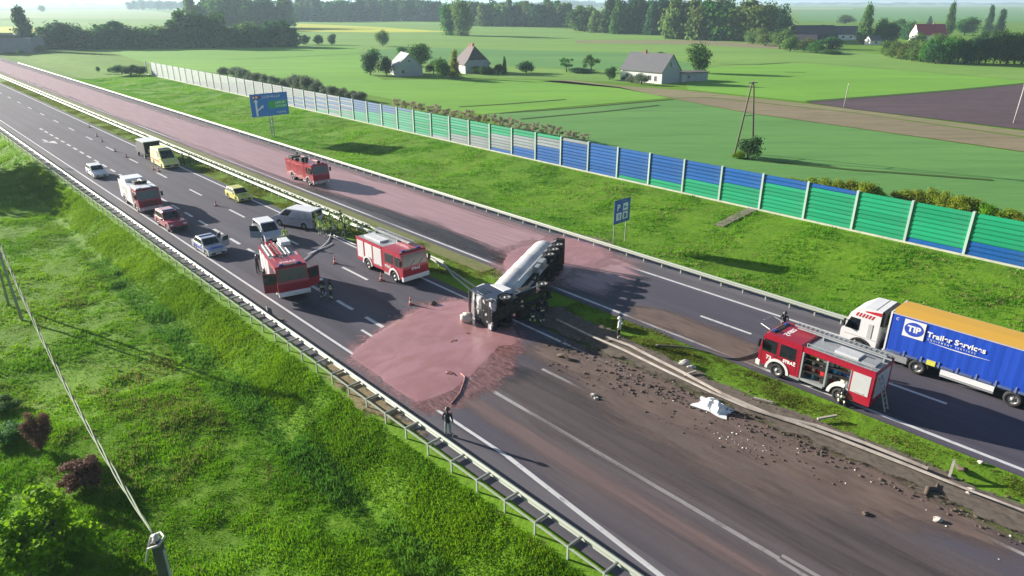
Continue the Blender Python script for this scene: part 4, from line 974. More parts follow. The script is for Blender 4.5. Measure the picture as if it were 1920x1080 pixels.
P_wmark = pm('white_marking', (.78, .78, .78), .5, 0, 0, .1)
P_bmark = pm('blue_marking', (.02, .06, .40), .45, 0, 0, .1)
P_rmark = pm('red_marking', (.5, .01, .03), .45, 0, 0, .1)

_wm = {}
def wheel(o, x, y, r=.5, w=.3, M=None, dual=False, name='wheel', rimmat=None):
    key = (r, w, dual, rimmat.name if rimmat else '')
    if key not in _wm:
        t = MB(); t.lathe([(r * .56, -w / 2), (r * .86, -w / 2), (r * .97, -w / 2 + .04), (r, -w / 4), (r, w / 4), (r * .97, w / 2 - .04), (r * .86, w / 2), (r * .56, w / 2), (r * .56, -w / 2)], 22, 'y')
        if dual: t.lathe([(r * .56, -w * 1.6), (r * .95, -w * 1.6), (r, -w * 1.3), (r, -w * .9), (r * .95, -w * .62), (r * .56, -w * .62)], 22, 'y')
        k = MB(); k.lathe([(r * .57, w / 2 - .02), (r * .52, w / 2 - .03), (r * .48, w * (.12 if dual else .3)), (r * .3, w * (.08 if dual else .26)), (r * .27, w * .42), (r * .14, w * .5), (r * .12, w * .6), (0.0, w * .6)], 18, 'y')
        for i in range(8):
            a = i * math.pi / 4; k.lathe([(.025, w * .3), (.02, w * .45), (0, w * .45)], 6, 'y', (r * .36 * math.cos(a), 0, r * .36 * math.sin(a)))
        _wm[key] = (t.mesh('wheel', [P_rub], smooth=True), k.mesh('rim', [rimmat or P_rim], smooth=True))
    T = Matrix.Translation((x, y, r)) @ (Matrix.Rotation(math.pi, 4, 'Z') if y < 0 else Matrix.Identity(4))
    if M is not None: T = M @ T
    a = link(name, _wm[key][0], o, T); link('rim', _wm[key][1], a)
    return a
def arch(cx, r, n=9, cz=None):
    cz = r * .8 if cz is None else cz
    return [(cx + r * math.cos(t), cz + r * math.sin(t)) for t in np.linspace(0, math.pi, n)]
def low_edge(x0, x1, z, arches):
    """bottom edge of a side profile running from x1 (front) back to x0 with wheel arches cut in"""
    pts = [(x1, z)]
    for cx, r, cz in sorted(arches, key=lambda a: -a[0]):
        pts += [(cx + math.sqrt(max(r * r - (z - cz) ** 2, 1e-4)), z)] + [(cx + r * math.cos(t), cz + r * math.sin(t)) for t in np.linspace(.15, math.pi - .15, 9)] + [(cx - math.sqrt(max(r * r - (z - cz) ** 2, 1e-4)), z)]
    pts.append((x0, z)); return pts
def text_mesh(name, txt, size, mat, o, M, ext=.004, bold=.012, align='CENTER', shear=0, spacing=1.0):
    cu = bpy.data.curves.new(name, 'FONT'); cu.body = txt; cu.size = size; cu.extrude = ext; cu.offset = bold; cu.align_x = align; cu.align_y = 'CENTER'; cu.shear = shear; cu.space_character = spacing
    t = bpy.data.objects.new(name, cu); COL.objects.link(t)
    bpy.context.view_layer.update()
    me = bpy.data.meshes.new_from_object(t.evaluated_get(bpy.context.evaluated_depsgraph_get()))
    bpy.data.objects.remove(t); bpy.data.curves.remove(cu)
    me.materials.clear(); me.materials.append(mat); me.name = name
    return link(name, me, o, M)
def axes(X, Y, Z, loc): 
    m = Matrix.Identity(4)
    for i, a in enumerate((X, Y, Z)):
        for j in range(3): m[j][i] = a[j]
    for j in range(3): m[j][3] = loc[j]
    return m
def mirror_arm(o, x, y, z, mat=P_black, M=None, h=.5):
    s = 1 if y > 0 else -1
    b = MB(); b.box(x - .05, x + .1, y + s * .05 - .03, y + s * .05 + .03, z + h * .3, z + h * .36); b.box(x, x + .1, min(y + s * .06, y + s * .3), max(y + s * .06, y + s * .3), z - h / 2, z + h / 2)
    return b.build('mirror', mat, o, M, bevel=.02)

def fire_engine(o, L=7.1, W=2.5, H=2.8, body=P_red, shut=P_shut, open_side=0, doors_open=False, cab_len=2.9, ladder=True, cabcol=P_red, bumper=P_white, deck=P_alu, nosecol=None, shut_top=None, wheels=(1.35, 1.7)):
    xf, xr = L / 2, -L / 2; xb = xf - cab_len; hw_ = W / 2; wr = .48
    fx, rx = xf - wheels[0], xr + wheels[1]
    MB().box(xr + .15, xf - .3, -.45, .45, .42, .72).box(fx - .12, fx + .12, -hw_ + .2, hw_ - .2, .38, .58).box(rx - .14, rx + .14, -hw_ + .2, hw_ - .2, .36, .6).build('chassis', P_chassis, o)
    for x in (fx, rx):
        for y in (hw_ - .17, -hw_ + .17): wheel(o, x, y, wr, .3, dual=(x == rx))
    # crew cab
    prof = [(xb, H - .12), (xb + .1, H), (xf - .42, H), (xf - .26, H - .1), (xf - .05, 1.62), (xf, 1.45), (xf, .78)] + low_edge(xb, xf - .06, .58, [(fx, .62, .48)])
    MB().prism(prof, -hw_, hw_).build('cab', cabcol, o, bevel=.05)
    # front: windscreen, grille, bumper, lamps
    q = [(xf - .05, -hw_, 1.62), (xf - .05, hw_, 1.62), (xf - .26, hw_, H - .1), (xf - .26, -hw_, H - .1)]
    MB().pane(q, .05, .95, .04, .9, .012).build('windscreen', P_glass2, o)
    for t in (.3, .62):
        MB().bar((xf - .03, -hw_ + W * t, 1.66), (xf - .1, -hw_ + W * (t + .2), 2.05), .02, .02).build('wiper', P_black, o)
    gb = MB()
    for k in range(4): gb.box(xf + .004, xf + .03, -hw_ * .62, hw_ * .62, .86 + k * .13, .93 + k * .13)
    gb.build('grille', P_red2 if cabcol is P_red else P_black, o)
    bp = MB(); bp.prism([(xf - .2, .38), (xf + .1, .42), (xf + .12, .7), (xf + .02, .8), (xf - .2, .8)], -hw_ - .02, hw_ + .02); bp.build('bumper', bumper, o, bevel=.03)
    for y in (-hw_ + .3, hw_ - .3): MB().lathe([(.13, 0), (.13, .03), (.1, .05), (0, .055)], 14, 'x', (xf + .11, y, .6)).build('headlight', P_lamp, o)
    MB().box(xf + .12, xf + .13, -.26, .26, .5, .61).build('number_plate', P_plate, o)
    for s in (1, -1):
        mirror_arm(o, xf - .1, s * hw_, 2.05)
        # side panes, door seams, handles, white wheel arch
        y = s * (hw_ + .004)
        for (a, b_, nm) in ((xf - 1.15, xf - .32, 'side_window'), (xb + .35, xf - 1.38, 'side_window')):
            q = [(a, y, 1.55), (b_ + (.12 if b_ > xf - .4 else 0), y, 1.55), (b_, y, 2.4), (a, y, 2.4)]
            if s > 0: q = [q[1], q[0], q[3], q[2]]
            MB().pane(q, 0, 1, 0, 1, .008).build(nm, P_glass, o)
        sm = MB()
        for x in (xf - 1.24, xb + .22, xf - .2): sm.box(x - .012, x + .012, min(y, y + s * .003), max(y, y + s * .003), .8, 2.5)
        sm.build('door_seam', P_black, o)
        hd = MB()
        for x in (xf - 1.08, xf - 1.5): hd.box(x - .08, x + .08, min(y, y + s * .04), max(y, y + s * .04), 1.38, 1.44)
        hd.build('door_handle', P_black, o)
        am = MB(); outer = [(fx + .8 * math.cos(t), .48 + .8 * math.sin(t)) for t in np.linspace(-.05, math.pi + .05, 13)]; inner = [(fx + .63 * math.cos(t), .48 + .63 * math.sin(t)) for t in np.linspace(math.pi + .05, -.05, 13)]
        am.prism(outer + inner, min(s * (hw_ - .05), s * (hw_ + .04)), max(s * (hw_ - .05), s * (hw_ + .04))); am.build('wheel_arch', bumper, o)
        MB().box(fx - 1.5, fx - .85, min(s * (hw_ - .3), s * (hw_ + .02)), max(s * (hw_ - .3), s * (hw_ + .02)), .42, .58).build('step', P_alu, o)
    # roof of the cab: lightbar, hatch
    lb = MB().box(xf - .75, xf - .45, -hw_ + .3, hw_ - .3, H, H + .04).build('light_bar', P_black, o)
    for y in (-hw_ + .55, hw_ - .55): MB().box(xf - .7, xf - .5, y - .18, y + .18, H + .04, H + .14).build('beacon', P_blue, lb, bevel=.04)
    # body
    core = hw_ - (.7 if open_side else 0)
    y0, y1 = (-hw_, hw_)
    if open_side > 0: y1 = core
    if open_side < 0: y0 = -core
    bl = low_edge(xr, xb - .06, .62, [(rx, .62, .48)])
    top = H - .12
    MB().prism([(xr, top), (xb - .06, top)] + bl, y0, y1).build('body', body, o, bevel=.03)
    bays = [(xb - .16, xb - .06 - (xb - xr) * .34), (xb - .1 - (xb - xr) * .36, xb - .06 - (xb - xr) * .66), (xb - .1 - (xb - xr) * .69, xr + .12)]
    for s in (1, -1):
        yy = s * hw_
        if s == open_side:
            yo0, yo1 = sorted((s * core, s * hw_))
            MB().box(xr, xb - .06, yo0, yo1, top - .28, top).build('cornice', body, o)
            MB().box(xr, bays[2][0] + .04, yo0, yo1, 1.05, top - .28).build('closed_locker', body, o)
            lw = MB(); lw.prism([(xr, 1.05), (bays[2][0] + .04, 1.05)] + low_edge(xr, bays[2][0] + .04, .5, []), yo0, yo1); lw.build('skirt', P_red, o)
            MB().box(bays[0][1] - .04, bays[0][0] + .1, yo0, yo1, .5, .66).build('sill', P_alu, o)
            # rear wheel arch in white, locker shelves and pillars
            am = MB(); outer = [(rx + .82 * math.cos(t), .48 + .82 * math.sin(t)) for t in np.linspace(0, math.pi, 11)]; inner = [(rx + .62 * math.cos(t), .48 + .62 * math.sin(t)) for t in np.linspace(math.pi, 0, 11)]
            am.prism(outer + inner, yo0, yo1 + .0); am.build('wheel_arch', P_white, o)
            for x in (bays[0][0] + .06, bays[1][0] + .04, bays[2][0] + .05): MB().box(x - .05, x + .05, yo0, yo1, .66, top - .28).build('pillar', P_alu, o)
            for (a, b_) in bays[:2]:
                for z in (1.18, 1.62, 2.02):
                    if z < 1.3 and b_ < rx + .9: continue
                    MB().box(b_, a, yo0, yo1 - s * 0 - .03, z - .015, z + .015).build('shelf', P_chassis, o)
            rr = random.Random(5); cols = [pm('kit_red', (.5, .02, .02), .5), pm('kit_blue', (.02, .12, .45), .4), pm('kit_cyan', (.05, .4, .6), .4), pm('kit_cream', (.65, .6, .45), .6), pm('kit_black', (.02, .02, .02), .6), pm('kit_yellow', (.6, .42, .05), .5), P_alu]
            for bi, (a, b_) in enumerate(bays[:2]):
                for zi, z in enumerate((.68, 1.21, 1.65, 2.05)):
                    if bi == 1 and zi == 0: continue
                    x = b_ + .06
                    while x < a - .2:
                        ww = rr.uniform(.12, .26); hh = rr.uniform(.24, .40 if zi < 3 else .3); dp = rr.uniform(.25, .55)
                        pool = [[4, 4, 6, 2], [0, 0, 3, 0], [3, 3, 5, 4], [3, 6, 3, 5]][zi] if bi == 0 else [[4, 6], [4, 6, 3], [1, 2, 1], [3, 5, 6]][zi]
                        ya, yb = sorted((s * core, s * (core + dp)))
                        if rr.random() < .35:
                            e = MB(); e.lathe([(hh * .48, 0), (hh * .5, .1), (hh * .5, .2), (hh * .4, .22), (hh * .2, .22), (hh * .2, .16), (0, .16)], 14, 'y', (x + ww / 2, s * (core + .1), z + hh * .5)); e.build('hose_reel', cols[rr.choice(pool)], o, smooth=False)
                        else: MB().box(x, x + ww, ya, yb, z, z + hh).build('equipment', cols[rr.choice(pool)], o, bevel=.02)
                        x += ww + .03
            sh = [(bays[2][0], bays[2][1])]
            zs = (1.08, top - .3)
        else: sh = bays; zs = (.9, top - .2)
        for i, (a, b_) in enumerate(sh):
            z0 = zs[0] + (.3 if (b_ < rx < a and s != open_side) else 0)
            m = MB(); kx = int((zs[1] - z0) / .09)
            for k in range(kx): z = z0 + k * (zs[1] - z0) / kx; m.box(b_ + .05, a - .05, min(yy, yy + s * .018), max(yy, yy + s * .018), z + .004, z + (zs[1] - z0) / kx - .006)
            m.build('roller_shutter', shut, o)
            MB().box((a + b_) / 2 - .25, (a + b_) / 2 + .25, min(yy + s * .018, yy + s * .05), max(yy + s * .018, yy + s * .05), z0 + .06, z0 + .1).build('shutter_handle', P_alu, o)
        if s != open_side:
            am = MB(); outer = [(rx + .78 * math.cos(t), .48 + .78 * math.sin(t)) for t in np.linspace(0, math.pi, 11)]; inner = [(rx + .63 * math.cos(t), .48 + .63 * math.sin(t)) for t in np.linspace(math.pi, 0, 11)]
            am.prism(outer + inner, min(s * (hw_ - .03), s * (hw_ + .03)), max(s * (hw_ - .03), s * (hw_ + .03))); am.build('wheel_arch', bumper, o)
        rl = MB().box(xr, xb - .06, min(s * (hw_ - .05), s * (hw_ + .015)), max(s * (hw_ - .05), s * (hw_ + .015)), top, top + .1).build('roof_rail', P_red if shut_top is None else shut_top, o)
        for z in (.95, 1.35): MB().box(xr - .03, xr, min(s * (hw_ - .08), s * (hw_ - .28)), max(s * (hw_ - .08), s * (hw_ - .28)), z - .1, z + .1).build('tail_light', P_rl, o)
    MB().box(xr - .02, xr, -hw_ + .35, hw_ - .35, .9, top - .2).build('rear_shutter', shut, o)
    MB().box(xr + .05, xb - .12, -hw_ + .08, hw_ - .08, top, top + .02).build('roof_deck', deck, o)
    if ladder:
        ly = -open_side * (hw_ - .5) if open_side else hw_ - .5
        for k, (yy, zz) in enumerate(((ly, top + .28), (ly + (.0), top + .4))):
            m = MB(); x0, x1 = xr - .1 + k * .3, xb + 1.3 + k * .2
            for e in (-.22, .22): m.box(x0, x1, yy + e - .03, yy + e + .03, zz - .04, zz + .04)
            x = x0 + .15
            while x < x1: m.box(x - .02, x + .02, yy - .19, yy + .19, zz - .02, zz + .02); x += .3
            m.build('ladder', P_alu, o)
        for x in (xr + .3, xb - .4): MB().box(x - .04, x + .04, ly - .28, ly + .28, top + .02, top + .24).build('ladder_bracket', P_alu, o)
    return dict(xf=xf, xr=xr, xb=xb, hw=hw_, top=top, fx=fx, rx=rx, H=H)

# ---- red engine with open lockers, on the far carriageway
o = rthing('fire_engine', -14.25, 39.3, 180 - 1.5, 'red fire engine with open equipment lockers beside the white and blue lorry', 'fire engine')
d = fire_engine(o, 7.05, 2.5, 2.8, P_red, P_shut, open_side=1, cab_len=2.75)
xr, xb, top, hw_ = d['xr'], d['xb'], d['top'], d['hw']
MB().box(xr + 1.3, xr + 2.7, -.35, .55, top + .02, top + .2).build('roof_box', P_shut, o, bevel=.02)
MB().box(xr + .3, xr + 1.1, -.2, .6, top + .02, top + .14).build('hatch', P_alu, o, bevel=.02)
m = MB()
for p, q in (((xr + .3, hw_ - .1, top + .1), (xb - .2, hw_ - .1, top + .1)),): m.bar(p, q, .04, .04)
for x in (xr + .3, xr + 1.7, xr + 3.0, xb - .2): m.bar((x, hw_ - .1, top), (x, hw_ - .1, top + .32), .04, .04)
m.bar((xr + .3, hw_ - .1, top + .32), (xb - .2, hw_ - .1, top + .32), .04, .04); m.build('roof_rail', P_alu, o)
m = MB(); x0 = xr - .75
for y in (.3, .75): m.bar((xr - .05, y, 2.3), (x0, y + .0, .35), .05, .05)
for k in range(7): t = (k + .5) / 7; xx = xr - .05 + (x0 - xr + .05) * t; zz = 2.3 - 1.95 * t; m.bar((xx, .3, zz), (xx, .75, zz), .035, .035)
m.build('rear_ladder', P_alu, o)
Xl = (-1, 0, 0); Zl = (0, 0, 1)
text_mesh('cab_lettering', 'STRAŻ', .28, P_wmark, o, axes(Xl, Zl, (0, 1, 0), (d['xb'] + .68, hw_ + .012, 1.34)))
text_mesh('roof_lettering', 'STRAŻ', .42, P_wmark, o, axes((0, 1, 0), (-1, 0, 0), (0, 0, 1), (d['xf'] - 1.3, .1, d['H'] + .006)))
text_mesh('door_number', '73', .36, P_wmark, o, axes(Xl, Zl, (0, 1, 0), (d['xf'] - .72, hw_ + .008, 1.18)))
m = MB(); m.tube([(d['xf'] - .3, -.9, 2.85), (d['xf'] + .5, -.9, 3.0), (d['xf'] + .55, .1, 3.02)], .03, 6); m.tube([(d['xf'] - .3, .8, 2.85), (d['xf'] + .45, .6, 2.95)], .03, 6); m.build('monitor_frame', P_alu, o)
# ---- red and white engine next to the median
o = rthing('fire_engine', -48.6, 30.75, 0, 'red fire engine with white shutters and roof ladder next to the median guardrail', 'fire engine')
d = fire_engine(o, 7.2, 2.6, 2.8, P_red, P_white, 0, cab_len=3.0)
m = MB().box(d['xr'] + .5, d['xr'] + 3.1, -.75, .15, d['top'] + .02, d['top'] + .16).build('roof_box', P_white, o, bevel=.03)
text_mesh('cab_lettering', 'STRAŻ', .3, P_wmark, o, axes((1, 0, 0), (0, 0, 1), (0, -1, 0), (d['xb'] + .75, -d['hw'] - .008, 1.2)))
text_mesh('front_lettering', 'STRAŻ', .3, P_wmark, o, axes((0, 1, 0), (0, 0, 1), (1, 0, 0), (d['xf'] + .034, 0, 1.36)))
m = MB(); m.bar((d['xr'] - .01, .5, .5), (d['xr'] - .12, .5, 2.6), .05, .05); m.bar((d['xr'] - .01, .9, .5), (d['xr'] - .12, .9, 2.6), .05, .05)
for k in range(8): z = .7 + k * .24; m.box(d['xr'] - .08, d['xr'] - .04, .5, .9, z, z + .03)
m.build('rear_ladder', P_alu, o)
# ---- red engine with both doors open, nearest to the chocolate pool
o = rthing('fire_engine', -51.95, 22.35, -13, 'red fire engine with both cab doors swung open near the near guardrail', 'fire engine')
d = fire_engine(o, 6.7, 2.45, 2.8, P_red, P_shut, 0, cab_len=2.8, ladder=False, bumper=P_white)
text_mesh('roof_lettering', 'STRAŻ', .44, P_wmark, o, axes((0, 1, 0), (-1, 0, 0), (0, 0, 1), (d['xf'] - 1.3, 0, d['H'] + .006)))
for s in (1, -1):
    hx, hy = d['xf'] - .22, s * (d['hw'] + .02)
    ang = math.radians(72) * s
    dm = MB(); dm.box(-1.0, 0, -.03, .03, .78, 1.5); dm.box(-1.0, -.93, -.03, .03, 1.5, 2.4); dm.box(-.07, 0, -.03, .03, 1.5, 2.4); dm.box(-.93, -.07, -.03, .03, 2.32, 2.4)
    M = Matrix.Translation((hx, hy, 0)) @ Matrix.Rotation(-ang if s > 0 else -ang, 4, 'Z')
    do = dm.build('open_door', P_red2, o, M, bevel=.015)
    MB().box(-.93, -.07, -.008, .008, 1.5, 2.32).build('door_window', P_glass2, do)
m = MB()
rr = random.Random(4)
for k in range(6):
    y = -.95 + k * .32
    m.tube([(d['xr'] + .2, y, d['top'] + .14), (d['xb'] - .3 + rr.uniform(-.2, .2), y + rr.uniform(-.08, .08), d['top'] + .16)], .08, 8)
m.build('suction_hose', P_alu, o)
MB().box(d['xr'] + .2, d['xr'] + 1.6, .35, 1.15, d['top'] + .25, d['top'] + .55).build('roof_box', P_white, o, bevel=.03)
m = MB()
for y in (-.7, -.2): m.box(d['xr'] + .1, d['xb'] + .3, y - .04, y + .04, d['top'] + .3, d['top'] + .38)
x = d['xr'] + .3
while x < d['xb']: m.box(x - .03, x + .03, -.7, -.2, d['top'] + .32, d['top'] + .36); x += .35
m.build('ladder', P_rmark, o)
# ---- red and white engine further back
o = rthing('fire_engine', -86.4, 21.25, -2, 'white-bodied fire engine with dark red cab behind the red pickup', 'fire engine')
d = fire_engine(o, 8.0, 2.4, 2.75, P_white, P_white, 0, cab_len=2.4, ladder=False, cabcol=P_red2, bumper=pm('pink_bumper', (.5, .36, .38), .4), shut_top=P_white, deck=P_white)
MB().box(d['xb'] - .1, d['xf'] - .5, -1.1, 1.1, d['H'] - .02, d['H'] + .12).build('cab_roof', P_white, o, bevel=.04)
MB().box(d['xr'] + .3, d['xr'] + 2.6, -1.0, 1.0, d['top'] + .05, d['top'] + .4).build('roof_box', P_white, o, bevel=.05)
MB().box(d['xb'] - 1.6, d['xb'] - .4, -.6, .7, d['top'] + .02, d['top'] + .5).build('water_monitor_base', P_chassis, o, bevel=.05)
m = MB(); m.tube([(d['xb'] - 1.0, 0, d['top'] + .5), (d['xb'] - .2, 0, d['top'] + .75), (d['xb'] + .5, 0, d['top'] + .72)], [.12, .1, .06], 8); m.build('water_monitor', P_shut, o)
for y in (-.8, .8): MB().box(d['xf'] - .03, d['xf'] - .0, y - .3, y + .3, 1.95, 2.0)
# ---- red truck with roof gear on the far carriageway
o = rthing('fire_truck', -84.2, 41.25, 0, 'all-red fire truck with dark roof gear driving on the chocolate-smeared far carriageway', 'fire truck')
d = fire_engine(o, 7.5, 2.35, 2.75, P_red, P_red, 0, cab_len=2.2, ladder=False, bumper=pm('pink_bumper', (.5, .36, .38), .4), deck=P_red2)
for (a, b_, y0, y1, z0, z1) in ((.4, 1.5, -.9, .4, .05, .4), (1.9, 2.5, -.9, .9, .05, .3), (3.1, 3.9, -.7, .2, .0, .55)):
    MB().box(d['xr'] + a, d['xr'] + b_, y0, y1, d['top'] + z0, d['top'] + z1).build('roof_gear', P_chassis, o, bevel=.05)
m = MB(); m.tube([(d['xr'] + .2, .5, d['top'] + .1), (d['xr'] + .3, .5, d['top'] + .75), (d['xr'] + 1.9, .5, d['top'] + .8)], .09, 8); m.build('crane_arm', P_chassis, o)
m = MB(); m.tube([(d['xb'] - .1, -.9, d['top']), (d['xb'] - .1, -.9, d['top'] + .7)], .05, 6); m.build('exhaust_pipe', P_alu, o)
MB().lathe([(.22, 0), (.25, .1), (.2, .3), (0, .34)], 12, 'z', (d['xf'] - 1.2, .4, d['H'])).build('searchlight', P_chassis, o)

# ---------------------------------------------------------------- articulated lorry
CURT = pm('curtain_blue', (.008, .062, .46), .5, 0, .0, .1, .5, (.02, .08, .36))
TOPY = pm('roof_tarp_yellow', (.64, .36, .045), .6, 0, 0, .25, .5, (.6, .40, .10))
LRAIL = pm('lower_rail', (.08, .14, .36), .5)
lx0 = -15.55                                           # s of the bumper
o = rthing('articulated_lorry', lx0, 46.3, 180, 'white lorry cab with blue and yellow curtain-sided trailer on the far carriageway', 'lorry')
W = 2.6; h2 = W / 2; Hc = 3.05
pr = [(-2.35, 3.45), (-1.2, 3.42), (-.62, 2.98), (-.42, 2.82), (-.1, 1.75), (.0, 1.5), (.0, .55), (-.05, .4)] + [(x, z) for x, z in low_edge(-2.35, -.05, .62, [(-1.35, .62, .5)])[1:]]
MB().prism(pr, -h2 + .06, h2 - .06).build('cab', P_white, o, bevel=.07)
q = [(-.1, -h2 + .06, 1.75), (-.1, h2 - .06, 1.75), (-.42, h2 - .06, 2.82), (-.42, -h2 + .06, 2.82)]
MB().pane(q, .05, .95, .03, .8, .012).build('windscreen', P_glass, o)
MB().box(-.35, .12, -h2 + .03, h2 - .03, .32, .62).build('bumper', P_white, o, bevel=.04)
for y in (-.95, .95): MB().box(.1, .14, y - .2, y + .2, .42, .56).build('headlight', P_lamp, o)
m = MB()
for k in range(4): m.box(.004, .03, -.75, .75, .72 + k * .16, .82 + k * .16)
m.build('grille', P_black, o)
MB().prism([(-1.9, 3.44), (-2.6, 3.44), (-2.6, 2.4), (-2.35, 2.4)], -h2 + .12, h2 - .12).build('air_deflector', P_black, o)
for s in (1, -1):
    y = s * (h2 - .056)
    q = [(-1.12, y, 1.72), (-.2, y, 1.72), (-.5, y, 2.55), (-1.12, y, 2.55)]
    if s > 0: q = [q[1], q[0], q[3], q[2]]
    MB().pane(q, .0, 1, 0, 1, .008).build('side_window', P_glass, o)
    MB().box(-1.95, -1.68, min(y, y + s * .02), max(y, y + s * .02), 1.4, 2.4).build('side_vent', pm('grey_panel', (.42, .42, .42), .6), o)
    st = MB()
    for k in range(6):
        x = -.85 - k * .2
        st.hexa([(x, min(y, y + s * .006), 2.72), (x + .11, min(y, y + s * .006), 2.72), (x + .11, max(y, y + s * .006), 2.72), (x, max(y, y + s * .006), 2.72), (x - .12, min(y, y + s * .006), 3.0), (x - .01, min(y, y + s * .006), 3.0), (x - .01, max(y, y + s * .006), 3.0), (x - .12, max(y, y + s * .006), 3.0)])
    st.build('red_stripes', P_rmark, o)
    MB().hexa([(-2.33, min(y, y + s * .007), 3.1), (-1.3, min(y, y + s * .007), 3.14), (-1.3, max(y, y + s * .007), 3.14), (-2.33, max(y, y + s * .007), 3.1), (-2.33, min(y, y + s * .007), 3.36), (-1.35, min(y, y + s * .007), 3.22), (-1.35, max(y, y + s * .007), 3.22), (-2.33, max(y, y + s * .007), 3.36)]).build('red_band', P_rmark, o)
    MB().box(-2.3, -.25, min(y, y + s * .008), max(y, y + s * .008), 1.3, 1.34).build('door_seam', pm('grey_panel', (.42, .42, .42), .6), o)
    mirror_arm(o, -.25, s * (h2 - .06), 2.1, P_black)
    am = MB(); outer = [(-1.35 + .76 * math.cos(t), .5 + .76 * math.sin(t)) for t in np.linspace(0, math.pi, 11)]; inner = [(-1.35 + .62 * math.cos(t), .5 + .62 * math.sin(t)) for t in np.linspace(math.pi, 0, 11)]
    am.prism(outer + inner, min(s * (h2 - .15), s * (h2 - .02)), max(s * (h2 - .15), s * (h2 - .02))); am.build('wheel_arch', P_black, o)
    MB().box(-4.4, -2.75, min(s * .6, s * (h2 - .08)), max(s * .6, s * (h2 - .08)), .4, .98).build('fuel_tank', P_alu, o, bevel=.06)
    ys = s * (h2 - .17)
    for x, du in ((-1.35, False), (-5.0, True), (-10.2, False), (-11.5, False), (-12.8, False)): wheel(o, x, ys, .5, .34 if x < -9 else .3, dual=du)
    ga = MB(); ga.prism([(-5.0 + .66 * math.cos(t), .5 + .66 * math.sin(t)) for t in np.linspace(.2, math.pi - .2, 9)] + [(-5.0 + .6 * math.cos(t), .5 + .6 * math.sin(t)) for t in np.linspace(math.pi - .2, .2, 9)], min(s * .55, s * (h2 - .03)), max(s * .55, s * (h2 - .03))); ga.build('mudguard', P_black, o)
    MB().box(-9.2, -6.3, min(s * (h2 - .08), s * (h2 - .03)), max(s * (h2 - .08), s * (h2 - .03)), .55, .9).build('side_guard', P_white, o)
    MB().box(-9.2, -6.3, min(s * (h2 - .1), s * (h2 - .05)), max(s * (h2 - .1), s * (h2 - .05)), .42, .5).build('guard_rail', P_alu, o)
MB().box(-15.9, -.4, -.42, .42, .62, .98).build('chassis', P_chassis, o)
T0, T1 = -2.85, -16.45; ZT0, ZT1 = 1.12, 3.72
MB().box(T1, T0, -h2 + .01, h2 - .01, ZT0 - .14, ZT0).build('trailer_floor', LRAIL, o)
cm = MB()
for s in (1, -1):                                     # gently rippled curtain
    N = 90; pts = []
    for i in range(N + 1):
        x = T0 - .1 + (T1 - T0 + .2) * i / N; pts.append((x, s * (h2 - .025 + .004 * math.sin(i * 1.9) + .006 * math.sin(i * .7))))
    for i in range(N):
        (xa, ya), (xb_, yb) = pts[i], pts[i + 1]
        cm.poly([(xa, ya, ZT0), (xb_, yb, ZT0), (xb_, yb, ZT1 - .06), (xa, ya, ZT1 - .06)])
cm.poly([(T0 - .1, -h2, ZT0), (T0 - .1, h2, ZT0), (T0 - .1, h2, ZT1 - .06), (T0 - .1, -h2, ZT1 - .06)]); cm.poly([(T1 + .1, -h2, ZT0), (T1 + .1, h2, ZT0), (T1 + .1, h2, ZT1 - .06), (T1 + .1, -h2, ZT1 - .06)])
cm.build('curtain', CURT, o)
MB().box(T0 - .1, T0, -h2 - .01, h2 + .01, ZT0 - .1, ZT1).build('front_frame', P_white, o)
for s in (1, -1): MB().box(T1, T0 - .1, min(s * (h2 - .04), s * (h2 + .02)), max(s * (h2 - .04), s * (h2 + .02)), ZT1 - .09, ZT1 - .02).build('roof_edge', pm('pale_lilac', (.5, .48, .62), .5), o)
rm = MB(); N = 26
for i in range(N):
    xa = T0 - .02 + (T1 - T0) * i / N; xb_ = T0 - .02 + (T1 - T0) * (i + 1) / N
    za = zb = ZT1 + .04
    rm.poly([(xa, -h2, ZT1 - .02), (xb_, -h2, ZT1 - .02), (xb_, 0, zb), (xa, 0, za)]); rm.poly([(xa, 0, za), (xb_, 0, zb), (xb_, h2, ZT1 - .02), (xa, h2, ZT1 - .02)])
rm.build('roof_tarpaulin', TOPY, o)
flap = MB().box(-.5, .5, -.006, .006, -.12, .06).mesh('strap_panel', [pm('strap_panel', (.07, .11, .26), .55)])
yt = pm('yellow_tag', (.62, .6, .08), .6)
for k in range(13):
    M = Matrix.Translation((T0 - .75 - k * 1.02, h2 + .01, ZT0 - .02)) @ Matrix.Scale(.62, 4, (1, 0, 0))
    p_ = link('strap_panel', flap, o, M)
    MB().box(-.04, .04, -.02, .02, -.16, .22).build('strap', pm('strap_grey', (.16, .2, .34), .6), o, Matrix.Translation((T0 - 1.25 - k * 1.02, h2 + .0, ZT0)))
MB().box(-5.95, -5.45, h2 + .015, h2 + .022, .95, 1.3).build('yellow_tag', yt, o)
# logo: white square, blue ellipse, TIP, Trailer Services
def curtain_M(x, z): return axes((-1, 0, 0), (0, 0, 1), (0, 1, 0), (x, h2 + .018, z))
MB().box(-.62, .62, -.58, .58, 0, .006).build('logo_panel', P_wmark, o, curtain_M(-4.35, 2.95))
e = MB(); e.lathe([(.56, .006), (.56, .011), (0, .011)], 36, 'z'); e.build('logo_ellipse', P_bmark, o, curtain_M(-4.35, 2.95) @ Matrix.Diagonal((1, .82, 1, 1)))
text_mesh('logo_lettering', 'TIP', .56, P_wmark, o, curtain_M(-4.35, 2.94) @ Matrix.Translation((0, 0, .014)), bold=.022)
text_mesh('curtain_lettering', 'Trailer Services', .47, P_wmark, o, curtain_M(-5.12, 2.92), bold=.016, align='LEFT', spacing=1.06)
text_mesh('curtain_lettering', 'EQUIPMENT SERVICES', .15, P_wmark, o, curtain_M(-5.2, 2.6), bold=.002, align='LEFT', spacing=1.9)
c_ = MB()
